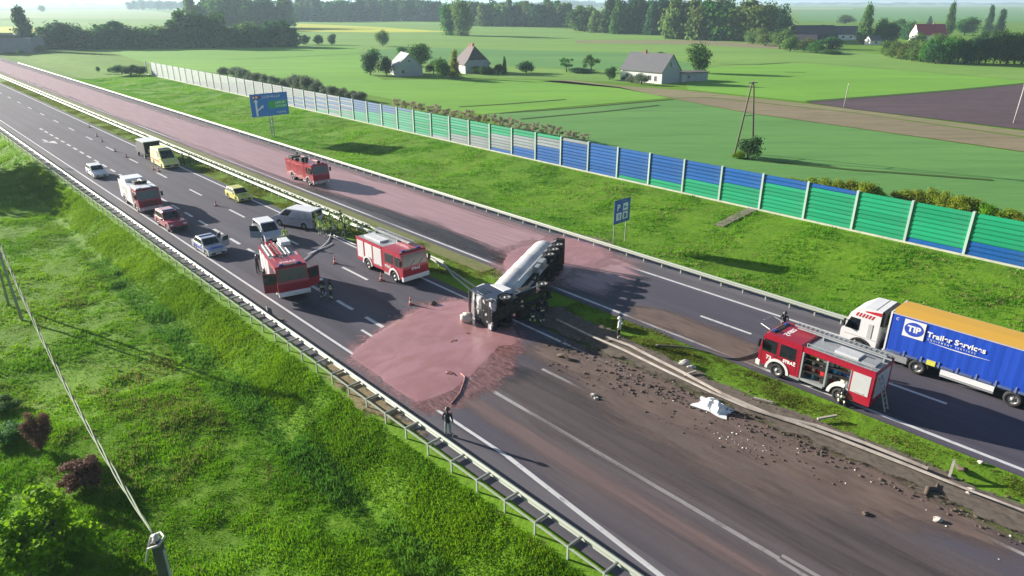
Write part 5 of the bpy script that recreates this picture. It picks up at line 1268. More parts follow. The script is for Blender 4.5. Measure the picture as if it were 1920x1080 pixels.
for i in range(16):
    a, b_ = i / 16, (i + 1) / 16
    f = lambda t: .06 * math.sin(math.pi * t) + .012
    c_.hexa([(4.6 * a, -.1 * math.sin(math.pi * a), 0), (4.6 * b_, -.1 * math.sin(math.pi * b_), 0), (4.6 * b_, -.1 * math.sin(math.pi * b_) + f(b_), 0), (4.6 * a, -.1 * math.sin(math.pi * a) + f(a), 0),
             (4.6 * a, -.1 * math.sin(math.pi * a), .006), (4.6 * b_, -.1 * math.sin(math.pi * b_), .006), (4.6 * b_, -.1 * math.sin(math.pi * b_) + f(b_), .006), (4.6 * a, -.1 * math.sin(math.pi * a) + f(a), .006)])
c_.build('swoosh', P_wmark, o, curtain_M(-5.3, 2.45) @ Matrix.Scale(.72, 4))
text_mesh('corner_mark', 'C', .26, P_wmark, o, curtain_M(-3.3, 3.35), bold=.0)

# ---------------------------------------------------------------- overturned tanker: tractor and tank lie on their right sides
tk = thing('overturned_tanker', R(-35, 32, 0), 0, 'overturned tanker lorry lying on its side across the carriageway with its silver tank', 'tanker lorry')
inv = Matrix.Translation(-R(-35, 32, 0))
def lie(F, U, origin):                                # truck frame -> world: x forward, z (truck up) horizontal, y straight up
    return inv @ axes(F, (0, 0, 1), U, origin)
MT = lie(-NR, -DR, R(-33.15, 29.35, 1.2))            # tractor: x=0 at the front bumper
def tb(mb, name, mat, bevel=0, smooth=False, par=None, M=MT): return mb.build(name, mat, par or tk, M if par is None else None, bevel, smooth)
pr = [(-2.1, 3.3), (-.55, 3.3), (-.3, 3.1), (-.08, 1.75), (0, 1.5), (0, .6), (-.06, .45)] + low_edge(-2.1, -.06, .62, [(-1.3, .62, .5)])[1:]
cabo = tb(MB().prism(pr, -1.18, 1.16), 'cab', P_navy, .07)
q = [(-.08, -1.18, 1.75), (-.08, 1.16, 1.75), (-.3, 1.16, 3.1), (-.3, -1.18, 3.1)]
def patchy(name, dark, pale, sc, thr):
    m, n, l, b = nodes_of(name)
    f = noise_tex(n, l, coord(n), sc, 5, .6)
    l.new(ramp(n, l, f, [(thr, dark), (thr + .05, pale)]), b.inputs['Base Color']); b.inputs['Roughness'].default_value = .4; b.inputs['Specular IOR Level'].default_value = .3
    return m
tb(MB().pane(q, .06, .94, .05, .86, .01), 'windscreen', patchy('crazed_glass', (.015, .017, .022), (.50, .51, .54), 1.5, .54))
m = MB(); m.box(.004, .04, -1.1, 1.1, .98, 1.5); tb(m, 'grille', patchy('pale_grille', (.014, .015, .02), (.55, .55, .57), 2.0, .53))
m = MB(); m.prism([(-.3, .35), (.1, .4), (.12, .85), (0, .95), (-.3, .95)], -1.2, 1.2); tb(m, 'bumper', patchy('pale_bumper', (.02, .021, .026), (.45, .45, .48), 1.7, .53), .04)
tb(MB().box(.0, .03, -1.12, 1.12, 1.56, 1.68), 'sun_strip', P_black)
tb(MB().box(-.1, .02, -1.15, 1.15, 3.02, 3.2), 'visor', P_black, .03)
for y in (-.9, .9): tb(MB().box(.11, .14, y - .18, y + .18, .5, .68), 'headlight', P_lamp)
tb(MB().pane([(-1.15, 1.164, 1.75), (-.25, 1.164, 1.75), (-.42, 1.164, 2.75), (-1.15, 1.164, 2.75)][::-1], .02, .98, .05, .95, .01), 'side_window', P_glass)
tb(MB().box(-1.75, -1.72, 1.16, 1.166, .95, 2.9).box(-.2, -.17, 1.16, 1.166, .95, 2.6), 'door_seam', P_black)
tb(MB().prism([(-2.05, 3.3), (-.7, 3.3), (-1.3, 3.75), (-2.05, 3.85)], -.95, 1.0), 'roof_fairing', P_white, .06)
tb(MB().hexa([(-2.55, 1.0, 1.2), (-1.75, 1.12, 1.2), (-1.75, 1.2, 1.2), (-2.55, 1.2, 1.2), (-2.55, 1.0, 2.6), (-1.9, 1.12, 2.9), (-1.9, 1.2, 2.9), (-2.55, 1.2, 2.6)]), 'side_fairing', P_white, .03)
tb(MB().box(-6.3, -.3, -.45, -.33, .6, .95).box(-6.3, -.3, .33, .45, .6, .95).box(-6.2, -5.9, -.4, .4, .62, .9).box(-3.4, -3.2, -.4, .4, .62, .9), 'chassis', P_chassis)
tb(MB().box(-2.0, -.4, -.5, .5, .42, 1.0).box(-2.6, -1.9, -.25, .25, .5, .9), 'engine_sump', P_chassis, .06)
tb(MB().tube([(-2.6, 0, .62), (-5.0, 0, .55)], .08, 10), 'prop_shaft', P_chassis)
for x in (-1.3, -5.1): tb(MB().tube([(x, -.95, .5), (x, .95, .5)], .1, 10).lathe([(0, -.2), (.24, -.12), (.27, 0), (.24, .12), (0, .2)], 12, 'y', (x, 0, .5)), 'axle', P_chassis, smooth=True)
tb(MB().box(-4.0, -2.75, .55, 1.14, .42, 1.05), 'fuel_tank', P_chassis, .08); tb(MB().box(-4.0, -2.75, -1.14, -.55, .42, 1.05), 'battery_box', P_chassis, .05)
tb(MB().box(-4.4, -2.2, 1.06, 1.12, .4, .52), 'side_rail', pm('blue_rail', (.10, .16, .26), .4, .3))
for y in (-1.0, 1.0):
    wheel(tk, -1.3, y * .98, .5, .3, MT); wheel(tk, -5.1, y * .98, .5, .3, MT, dual=True)
# tank trailer
Ft = (DR * .465 - NR * .886).normalized(); Ut = Vector((0, 0, 1)).cross(Ft) * 1
if Ut.dot(-DR) < 0: Ut = -Ut
MK = lie(Ft, Ut, R(-34.0, 33.35, 1.2))
P_tank = pm('polished_tank', (.74, .73, .74), .38, .15, 0, .5, .8, (.42, .28, .26))
m = MB(); prof = [(0, .45), (.5, .42), (.9, .25), (1.1, 0), (1.14, -.3), (1.14, -3.2), (1.15, -3.22), (1.14, -3.24), (1.14, -6.6), (1.15, -6.62), (1.14, -6.64), (1.14, -10.4), (1.05, -10.75), (.8, -10.95), (.4, -11.05), (0, -11.08)]
m.lathe(prof, 40, 'x', (0, 0, 2.05)); to = tb(m, 'tank', P_tank, 0, True, None, MK)
for x in (-1.6, -3.22, -5.0, -6.62, -8.6):
    tb(MB().lathe([(1.142, x - .03), (1.152, x - .025), (1.152, x + .025), (1.142, x + .03)], 40, 'x', (0, 0, 2.05)), 'tank_band', P_tank, 0, True, None, MK)
for x in (-2.6, -5.8, -9.0): tb(MB().lathe([(.3, 0), (.3, .14), (.26, .18), (0, .18)], 16, 'z', (x, 0, 3.17)), 'manhole', P_alu, 0, False, None, MK)
tb(MB().box(-10.4, -1.2, -.28, .28, 3.17, 3.21), 'catwalk', P_alu, 0, False, None, MK)
tb(MB().box(-11.2, -.4, -.5, -.36, .72, 1.0).box(-11.2, -.4, .36, .5, .72, 1.0).box(-.9, -.4, -.4, .4, .74, .98).box(-5, -4.7, -.4, .4, .74, .98), 'trailer_frame', P_chassis, 0, False, None, MK)
for x in (-7.15, -8.5, -9.85):
    tb(MB().tube([(x, -.9, .5), (x, .9, .5)], .09, 8).box(x - .5, x + .5, .4, .52, .5, .66).box(x - .5, x + .5, -.52, -.4, .5, .66), 'axle', P_chassis, 0, False, None, MK)
    for y in (-1.0, 1.0): wheel(tk, x, y, .5, .38, MK)
    ga = MB(); ga.prism([(x + .64 * math.cos(t), .5 + .64 * math.sin(t)) for t in np.linspace(.35, math.pi - .35, 9)] + [(x + .59 * math.cos(t), .5 + .59 * math.sin(t)) for t in np.linspace(math.pi - .35, .35, 9)], .78, 1.2); tb(ga, 'mudguard', P_chassis, 0, False, None, MK)
tb(MB().box(-6.1, -5.0, .55, 1.15, .45, 1.05), 'pump_cabinet', P_alu, .06, False, None, MK); tb(MB().box(-4.8, -3.9, .6, 1.12, .5, 1.0), 'hose_box', P_alu, .05, False, None, MK)
tb(MB().box(-6.1, -5.0, -1.15, -.55, .45, 1.05), 'spare_box', P_chassis, .06, False, None, MK)
tb(MB().tube([(-2.6, .55, .1), (-2.6, .55, .95)], .07, 8).tube([(-2.6, -.55, .1), (-2.6, -.55, .95)], .07, 8).box(-2.75, -2.45, .42, .7, .04, .1).box(-2.75, -2.45, -.7, -.42, .04, .1), 'landing_leg', P_chassis, 0, False, None, MK)
P_rust = pm('rusty_plate', (.085, .04, .035), .75, 0, 0, .4, 2)
tb(MB().box(-11.5, -11.38, -1.2, 1.2, .35, 1.15), 'underrun_plate', P_rust, .02, False, None, MK)
tb(MB().box(-11.1, -11.0, -1.15, 1.2, .3, 1.3), 'rear_panel', P_rust, .02, False, None, MK)
tb(MB().box(-11.0, -.6, 1.1, 1.16, 1.0, 1.16), 'tank_skirt', P_alu, 0, False, None, MK)

# ---------------------------------------------------------------- cars and vans
def car(o, L, W, H, col, belt=.92, hood=(.25, .78), cabin=(-.46, .22), roof=(-.40, .04), deck=None, ground=.24, wr=.32, wx=(.31, -.30), tuck=.16, mats=None, rear_glass=True, doors=True, lamp=P_lamp, nose=.62, van=False):
    x0, x1 = -L / 2, L / 2; y = W / 2
    fx, rx = wx[0] * L, wx[1] * L
    hx, hz_ = hood[0] * L, hood[1]
    dk = deck if deck is not None else belt
    prof = [(x0 + .02, ground + .25), (x0, dk - .2), (x0 + .06, dk)]
    prof += [(cabin[0] * L, belt), (cabin[1] * L, belt - .01), (hx, hz_ + .06), (x1 - .12, nose + .08), (x1 - .01, nose - .08), (x1, ground + .2)]
    prof = [p for i, p in enumerate(prof) if i == 0 or (abs(p[0] - prof[i - 1][0]) + abs(p[1] - prof[i - 1][1])) > .03]
    prof += low_edge(x0 + .08, x1 - .06, ground, [(fx, wr + .06, wr), (rx, wr + .06, wr)])
    MB().prism(prof, -y, y).build('body', col, o, bevel=.06)
    MB().box(x0 + .15, x1 - .15, -y + .12, y - .12, ground - .05, ground + .2).build('underbody', P_chassis, o)
    b0, b1, t0, t1 = cabin[0] * L + .02, cabin[1] * L - .02, roof[0] * L, roof[1] * L; yb, yt = y - .03, y - tuck
    zb = belt - .03
    B = [(b0, -yb, zb), (b1, -yb, zb), (b1, yb, zb), (b0, yb, zb)]; T = [(t0, -yt, H), (t1, -yt, H), (t1, yt, H), (t0, yt, H)]
    MB().hexa(B + T).build('cabin', col, o, bevel=.05)
    MB().pane([B[1], B[2], T[2], T[1]], .07, .93, .1, .9, .014).build('windscreen', P_glass, o)
    if rear_glass: MB().pane([B[3], B[0], T[0], T[3]], .1, .9, .2, .88, .014).build('rear_window', P_glass, o)
    for s in (1, -1):
        q = [B[0], B[1], T[1], T[0]] if s < 0 else [B[2], B[3], T[3], T[2]]
        spans = ((.06, .34), (.37, .64), (.67, .93)) if not van else ((.70, .93),)
        if L < 4.1 and not van: spans = ((.08, .46), (.5, .92))
        for a, b_ in spans:
            if s > 0: a, b_ = 1 - b_, 1 - a
            MB().pane(q, a, b_, .14, .86, .012).build('side_window', P_glass, o)
        ys = s * y
        sm = MB()
        for xx in ((.06 * L, -.13 * L, .22 * L) if not van else (.16 * L, .33 * L, -.05 * L)): sm.box(xx - .008, xx + .008, min(ys, ys + s * .003), max(ys, ys + s * .003), ground + .12, belt - .06)
        sm.build('door_seam', P_black, o)
        m = MB().box(cabin[1] * L - .22, cabin[1] * L - .08, min(ys, ys + s * .2), max(ys, ys + s * .2), belt - .01, belt + .14).build('mirror', col, o, bevel=.03)
        for xx in (fx, rx): wheel(o, xx, s * (y - .11), wr, .2)
        MB().box(x1 - .16, x1 - .0, min(s * (y - .42), s * (y - .06)), max(s * (y - .42), s * (y - .06)), nose - .12, nose + .02).build('headlight', lamp, o, bevel=.03)
        MB().box(x0 - .01, x0 + .05, min(s * (y - .3), s * (y - .05)), max(s * (y - .3), s * (y - .05)), dk - .32, dk - .12).build('tail_light', P_rl, o, bevel=.02)
        MB().box(-.05 * L, .02 * L, min(ys, ys + s * .03), max(ys, ys + s * .03), belt - .14, belt - .1).build('door_handle', P_black, o)
    MB().box(x1 - .03, x1 + .03, -y * .7, y * .7, ground + .1, ground + .28).build('front_grille', P_black, o, bevel=.02)
    MB().box(x1 + .03, x1 + .04, -.26, .26, ground + .14, ground + .25).build('number_plate', P_plate, o)
    return dict(x0=x0, x1=x1, y=y)
def open_door(o, hx, hy, l_, z0, zb, zt, ang, col, name='open_door'):
    M = Matrix.Translation((hx, hy, 0)) @ Matrix.Rotation(ang, 4, 'Z')
    dm = MB(); dm.box(-l_, 0, -.04, .04, z0, zb); dm.box(-l_, -l_ + .05, -.025, .025, zb, zt); dm.hexa([(-.08, -.025, zb), (0, -.025, zb), (0, .025, zb), (-.08, .025, zb), (-.36, -.025, zt), (-.28, -.025, zt), (-.28, .025, zt), (-.36, .025, zt)]); dm.box(-l_ + .05, -.3, -.025, .025, zt - .05, zt)
    do = dm.build(name, col, o, M, bevel=.012)
    MB().hexa([(-l_ + .05, -.008, zb), (-.08, -.008, zb), (-.08, .008, zb), (-l_ + .05, .008, zb), (-l_ + .05, -.008, zt - .05), (-.34, -.008, zt - .05), (-.34, .008, zt - .05), (-l_ + .05, .008, zt - .05)]).build('door_window', P_glass2, do)
    return do
# yellow hatchback
o = rthing('car', -81.5, 30.75, 0, 'yellow hatchback car standing by the median edge line', 'car'); car(o, 4.0, 1.75, 1.45, P_yel, belt=.95, hood=(.33, .84), cabin=(-.47, .26), roof=(-.40, .06), deck=.98, nose=.66)
MB().box(1.2, 1.6, -.3, .3, .87, .885).build('bonnet_emblem', P_black, o)
# white car near the outer line
o = rthing('car', -106.7, 21.5, -1, 'white car parked in the acceleration lane behind the white-bodied fire engine', 'car'); car(o, 4.6, 1.75, 1.5, P_white, belt=.95, hood=(.32, .82), cabin=(-.44, .22), roof=(-.38, .06), deck=1.0)
# police saloon with open door
o = rthing('police_car', -64.9, 20.95, 0, 'silver and blue police car with its driver door open beside the near guardrail', 'police car')
d = car(o, 4.35, 1.75, 1.46, P_silver, belt=.93, hood=(.30, .82), cabin=(-.42, .21), roof=(-.28, .04), deck=.96)
MB().box(-.75, -.5, -.62, .62, 1.46, 1.52).build('light_bar', P_blue, o, bevel=.03)
MB().hexa([(.95, -.7, .885), (1.75, -.68, .80), (1.75, .68, .80), (.95, .7, .885), (.95, -.7, .90), (1.75, -.68, .815), (1.75, .68, .815), (.95, .7, .90)]).build('bonnet_marking', P_bmark, o)
for s in (1, -1): MB().box(-1.6, .5, min(s * .878, s * .884), max(s * .878, s * .884), .5, .72).build('side_marking', P_bmark, o)
open_door(o, .72, .88, 1.05, .35, .93, 1.4, math.radians(-62), P_silver)
open_door(o, -.45, .88, .9, .35, .93, 1.4, math.radians(-50), P_silver)
# silver people carrier with open door
o = rthing('people_carrier', -65.1, 26.85, -7, 'silver-blue people carrier with its near door open beside the grey van', 'car')
d = car(o, 4.4, 1.8, 1.72, P_blueg, belt=1.02, hood=(.36, .92), cabin=(-.48, .32), roof=(-.44, .08), deck=1.05, nose=.7)
MB().box(-1.75, .25, -.72, .72, 1.72, 1.735).build('roof_panel', P_white, o)
open_door(o, .75, -.9, 1.1, .35, 1.02, 1.62, math.radians(48), pm('teal_grey', (.30, .40, .44), .35, .2, .5))
# grey panel van
vh = math.degrees(math.atan2(-1.45, -3.4))
o = rthing('van', -66.9, 31.05, vh, 'pale grey-blue panel van turned back across the lane next to the hi-vis crowd', 'van')
d = car(o, 5.4, 2.0, 2.0, P_blueg, belt=1.15, hood=(.40, 1.02), cabin=(-.495, .36), roof=(-.485, .14), deck=1.2, nose=.78, wr=.35, wx=(.31, -.29), van=True, tuck=.1)
MB().box(-2.55, .7, -.86, .86, 2.0, 2.02).build('roof_panel', P_white, o)
b = MB()
for x in (-2.35, -1.5, -.65): b.box(x - .35, x + .35, .96, .99, 1.25, 1.8)
b.build('side_panel', P_blueg, o)
# red pickup
o = rthing('pickup', -75.5, 20.95, 0, 'dark pinkish-red off-road car in front of the white-bodied fire engine', 'car')
P_pick = pm('pickup_red', (.36, .045, .075), .35, 0, .5, .25, 1.2, (.2, .1, .1))
d = car(o, 4.7, 1.85, 1.75, P_pick, belt=1.08, hood=(.42, 1.02), cabin=(-.47, .16), roof=(-.44, .03), deck=1.1, nose=.88, wr=.38, ground=.36)
MB().box(-1.9, .0, -.6, .6, 1.75, 1.78).build('roof_panel', pm('pale_pink_roof', (.55, .38, .40), .4), o)
MB().box(-.35, -.1, -.62, .62, 1.78, 1.9).build('light_bar', P_blue, o, bevel=.03)
MB().box(2.3, 2.46, -.85, .85, .36, .6).build('bumper', P_black, o, bevel=.04)
MB().lathe([(.24, 0), (.26, .06), (.1, .1), (0, .1)], 14, 'z', (1.6, .3, .98)).build('spare_wheel', P_rub, o)
# ambulance
o = rthing('ambulance', -107.0, 30.5, -1, 'yellow ambulance van parked by the median with two people beside it', 'ambulance')
d = car(o, 6.0, 2.15, 2.5, P_yel2, belt=1.3, hood=(.42, 1.12), cabin=(-.495, .36), roof=(-.48, .16), deck=1.35, nose=.85, wr=.36, wx=(.32, -.28), van=True, tuck=.16)
MB().box(.3, .6, -.8, .8, 2.5, 2.62).build('light_bar', P_blue, o, bevel=.03)
MB().box(-2.3, -.2, -.6, .6, 2.5, 2.56).build('roof_hatch', P_yel2, o, bevel=.03)
MB().box(2.98, 3.03, -.9, .9, .35, .6).build('bumper', P_black, o, bevel=.02)
for s in (1, -1): MB().box(-2.8, 1.2, min(s * 1.076, s * 1.082), max(s * 1.076, s * 1.082), .8, 1.0).build('side_stripe', P_rmark, o)
# dark box truck behind the ambulance
o = rthing('box_truck', -115.6, 30.8, 180, 'dark open-backed box truck with a pale roof edge just behind the ambulance', 'truck')
x0 = -2.6
MB().box(-2.6, .9, -1.15, 1.15, .8, .95).box(-2.6, .9, -1.15, -1.08, .95, 2.6).box(-2.6, .9, 1.08, 1.15, .95, 2.6).box(.83, .9, -1.08, 1.08, .95, 2.6).build('box_body', pm('box_dark', (.045, .05, .065), .5), o)
MB().box(-2.7, .95, -1.2, 1.2, 2.6, 2.7).build('roof', P_white, o)
MB().prism([(.95, .6), (.95, 2.1), (1.6, 2.1), (2.2, 1.4), (2.5, 1.3), (2.55, .6)], -1.05, 1.05).build('cab', pm('box_dark', (.045, .05, .065), .5), o, bevel=.05)
MB().pane([(2.2, -1.05, 1.4), (2.2, 1.05, 1.4), (1.6, 1.05, 2.1), (1.6, -1.05, 2.1)], .06, .94, .08, .9).build('windscreen', P_glass, o)
for k, (x, y, z, c) in enumerate([(-2.3, -.5, .95, P_alu), (-2.2, .3, .95, P_white), (-1.7, -.1, .95, P_alu), (-2.35, -.1, 1.35, P_alu)]): MB().box(x - .2, x + .2, y - .25, y + .25, z, z + .42).build('equipment', c, o, bevel=.04)
for x in (1.8, -1.6):
    for y in (.95, -.95): wheel(o, x, y, .4, .26)
MB().box(-2.55, 2.4, -.5, .5, .45, .8).build('chassis', P_chassis, o)
# ================================================================ SIGNS
S_blue = pm('sign_blue', (.02, .22, .75), .4, 0, .3, .08, 1); S_back = pm('sign_back', (.35, .36, .37), .5, .3)
S_navy = pm('sign_deep_blue', (.03, .10, .50), .4, 0, .3, .08, 1); S_green = pm('sign_green', (.03, .48, .16), .4, 0, .3, .06, 1); S_white = pm('sign_white', (.9, .91, .93), .45, 0, 0, .06, 1)
S_red = pm('sign_red', (.45, .03, .10), .45)
def face(o, y, z, d=.012): return axes((0, 1, 0), (0, 0, 1), (1, 0, 0), (d, y, z))       # sign faces +x of its root, x = +s
sg = rthing('direction_sign', -120.6, 53.4, 0, 'large blue motorway direction sign with a forked arrow and green panel', 'road sign', z=float(tz(-120.6, 53.4)))
zb = 3.9; Wd, Hd = 6.9, 3.9
MB().box(-.08, -.01, -Wd / 2, Wd / 2, zb, zb + Hd).build('panel', S_blue, sg, bevel=.03)
fr = MB()
for (y0, y1, z0, z1) in ((-Wd / 2, Wd / 2, zb, zb + .09), (-Wd / 2, Wd / 2, zb + Hd - .09, zb + Hd), (-Wd / 2, -Wd / 2 + .09, zb, zb + Hd), (Wd / 2 - .09, Wd / 2, zb, zb + Hd)): fr.box(-.012, .012, y0, y1, z0, z1)
fr.build('border', S_navy, sg)
for y in (-.22, .22): MB().tube([(-.2, y, -.6), (-.2, y, zb + Hd - .2)], .1, 8).build('post', M_galv, sg)
lt = MB()
for k in range(5): z = .4 + k * .75; lt.bar((-.2, -.22, z), (-.2, .22, z + .4), .05, .05)
lt.build('lattice', M_galv, sg)
MB().box(.0, .012, -.25, 3.2, zb + 1.25, zb + 2.55).build('green_panel', S_green, sg)
m = MB()
m.box(0, .014, -2.62, -2.28, zb + .1, zb + 2.7); m.hexa([(0, -2.5, zb + 1.0), (.014, -2.5, zb + 1.0), (.014, -2.2, zb + 1.0), (0, -2.2, zb + 1.0), (0, -1.55, zb + 1.75), (.014, -1.55, zb + 1.75), (.014, -1.3, zb + 1.55), (0, -1.3, zb + 1.55)])
m.prism([(-2.9, zb + 2.5), (-2.0, zb + 2.5), (-2.45, zb + 3.0)], 0, .014, axis='x'); m.prism([(-1.7, zb + 1.75), (-1.15, zb + 1.95), (-1.2, zb + 1.4)], 0, .014, axis='x')
m.build('forked_arrow', S_white, sg)
MB().box(0, .013, -3.1, -1.6, zb + 3.1, zb + 3.6).build('red_panel', S_red, sg)
MB().box(.013, .018, -2.95, -2.65, zb + 3.2, zb + 3.5).box(.013, .018, -2.45, -2.05, zb + 3.2, zb + 3.5).build('red_panel_letters', S_white, sg)
rr = random.Random(3)
def letters(name, o, y0, y1, z, h, mat, d=.014):
    m = MB(); y = y0
    while y < y1 - h * .3:
        w_ = h * rr.uniform(.45, .75); k = rr.choice((0, 1, 2))
        m.box(d - .006, d, y, y + h * .16, z, z + h)
        if k == 0: m.box(d - .006, d, y + w_ - h * .16, y + w_, z, z + h)
        m.box(d - .006, d, y + h * .16, y + w_ - (h * .16 if k == 0 else 0), z + (h * .42 if k != 2 else 0), z + (h * .58 if k != 2 else h * .16))
        y += w_ + h * .22
    m.build(name, mat, o)
letters('top_lettering', sg, -1.2, 1.9, zb + 3.12, .42, S_white)
letters('green_lettering', sg, 1.1, 3.1, zb + 2.0, .4, S_white, .02); letters('green_lettering', sg, 1.1, 3.0, zb + 1.4, .4, S_white, .02)
MB().lathe([(.42, .012), (.42, .018), (.3, .018), (.3, .012)], 20, 'x', (0, .5, zb + 1.9)).build('green_symbol', pm('sign_lime', (.10, .42, .06), .4), sg)
letters('bottom_lettering', sg, 1.3, 2.9, zb + .35, .36, S_white)
ps = rthing('parking_sign', -40.9, 51.9, 0, 'blue motorway parking sign with four white symbols on the grass bank', 'road sign', z=float(tz(-40.9, 51.9)))
zb = 1.95; Wd, Hd = 2.5, 2.45
MB().box(-.06, -.005, -.1, Wd - .1, zb, zb + Hd).build('panel', S_navy, ps, bevel=.03)
for y in (.15, Wd - .5): MB().tube([(-.12, y, -.5), (-.12, y, zb + Hd - .15)], .05, 8).build('post', M_galv, ps)
text_mesh('parking_letter', 'P', .95, S_white, ps, face(ps, .52, zb + 1.62, .002), bold=.02)
for (y, z) in ((1.62, 1.62), (.62, .74), (1.62, .74)):
    t = MB().box(-.004, .004, y - .40, y + .40, zb + z - .38, zb + z + .38).build('symbol_panel', S_white, ps)
    m = MB()
    if z > 1: m.box(.004, .008, y - .28, y + .28, zb + z - .12, zb + z - .02); m.box(.004, .008, y - .26, y - .2, zb + z - .22, zb + z + .16); m.box(.004, .008, y - .16, y - .02, zb + z, zb + z + .1)
    elif y < 1: m.tube([(.006, y - .1, zb + z - .28), (.006, y - .06, zb + z + .26)], .03, 4); m.tube([(.006, y + .14, zb + z - .28), (.006, y + .1, zb + z + .05), (.006, y + .14, zb + z + .26)], .04, 4)
    else: m.box(.004, .008, y - .16, y + .12, zb + z - .28, zb + z + .2); m.tube([(.006, y + .14, zb + z - .2), (.006, y + .22, zb + z - .1), (.006, y + .2, zb + z + .12)], .02, 4)
    m.build('symbol', S_navy, t)
letters('distance_lettering', ps, .75, 1.8, zb + .09, .18, pm('sign_pale_blue', (.3, .35, .55), .5), .004)
letters('heading_lettering', ps, .7, 1.7, zb + 2.14, .16, pm('sign_pale_blue', (.3, .35, .55), .5), .004)

# ================================================================ TRAFFIC CONES
C_or = pm('cone_red', (.62, .05, .03), .55, 0, 0, .2, 4); C_wh = pm('cone_white', (.75, .74, .72), .5, 0, 0, .3, 4)
cb = MB(); cb.lathe([(.145, .03), (.12, .18)], 16, 'z', mi=0); cb.lathe([(.12, .18), (.09, .36)], 16, 'z', mi=1); cb.lathe([(.09, .36), (.065, .52)], 16, 'z', mi=0); cb.lathe([(.065, .52), (.048, .62)], 16, 'z', mi=1); cb.lathe([(.048, .62), (.03, .74), (0, .74)], 16, 'z', mi=0)
cone_me = cb.mesh('body', [C_or, C_wh], smooth=True); base_me = MB().box(-.21, .21, -.21, .21, 0, .035).mesh('base', [pm('cone_base', (.05, .03, .03), .8)])
cones = [((628, 494), 'red and white cone between the hoses and the red and white engine'), ((715, 526), 'cone at the front wheel of the red and white engine'), ((770, 571), 'cone closest to the chocolate pool'),
         ((405, 386), 'cone behind the yellow hatchback in the middle of the road'), ((182, 256), 'cone second from the far end of the taper row'), ((192, 266), 'cone third from the far end of the taper row'), ((168, 239), 'cone at the far end of the taper row, by the median line'), ((216, 284), 'cone fourth from the far end of the taper row'),
         ((237, 295), 'cone of the taper row nearest to the dark box truck'), ((288, 318), 'cone in front of the ambulance, left of a pair'), ((298, 322), 'cone in front of the ambulance, right of a pair')]
for (px, py), lab in cones:
    o = thing('traffic_cone', g(px, py), random.uniform(0, 1), lab, 'traffic cone', 'traffic cones on the near carriageway'); link('body', cone_me, o); link('base', base_me, o)

# ================================================================ PEOPLE
SKIN = pm('skin', (.42, .24, .17), .6, 0, 0, .05); BOOT = pm('boots', (.02, .02, .02), .6); HAIR = pm('hair', (.05, .035, .025), .8)
CL = {'navy': pm('cloth_navy', (.018, .02, .032), .9, 0, 0, .3, 8), 'dark': pm('cloth_dark', (.03, .028, .032), .9, 0, 0, .3, 8), 'hivis': pm('cloth_hivis', (.34, .52, .05), .7, 0, 0, .15, 8), 'green': pm('cloth_green', (.06, .12, .04), .85, 0, 0, .3, 8),
      'teal': pm('cloth_teal', (.30, .46, .42), .85, 0, 0, .15, 8), 'pale': pm('cloth_pale', (.62, .64, .66), .85, 0, 0, .2, 8), 'stripe': pm('reflective_stripe', (.70, .70, .48), .5, 0, 0, .05), 'red': pm('cloth_red', (.35, .03, .03), .85)}
HELM = {'white': pm('helmet_white', (.75, .75, .72), .3, 0, .5, .1), 'red': pm('helmet_red', (.5, .03, .02), .3, 0, .5, .1), 'dark': pm('helmet_dark', (.03, .03, .03), .4), 'yellow': pm('helmet_yellow', (.65, .6, .08), .35)}
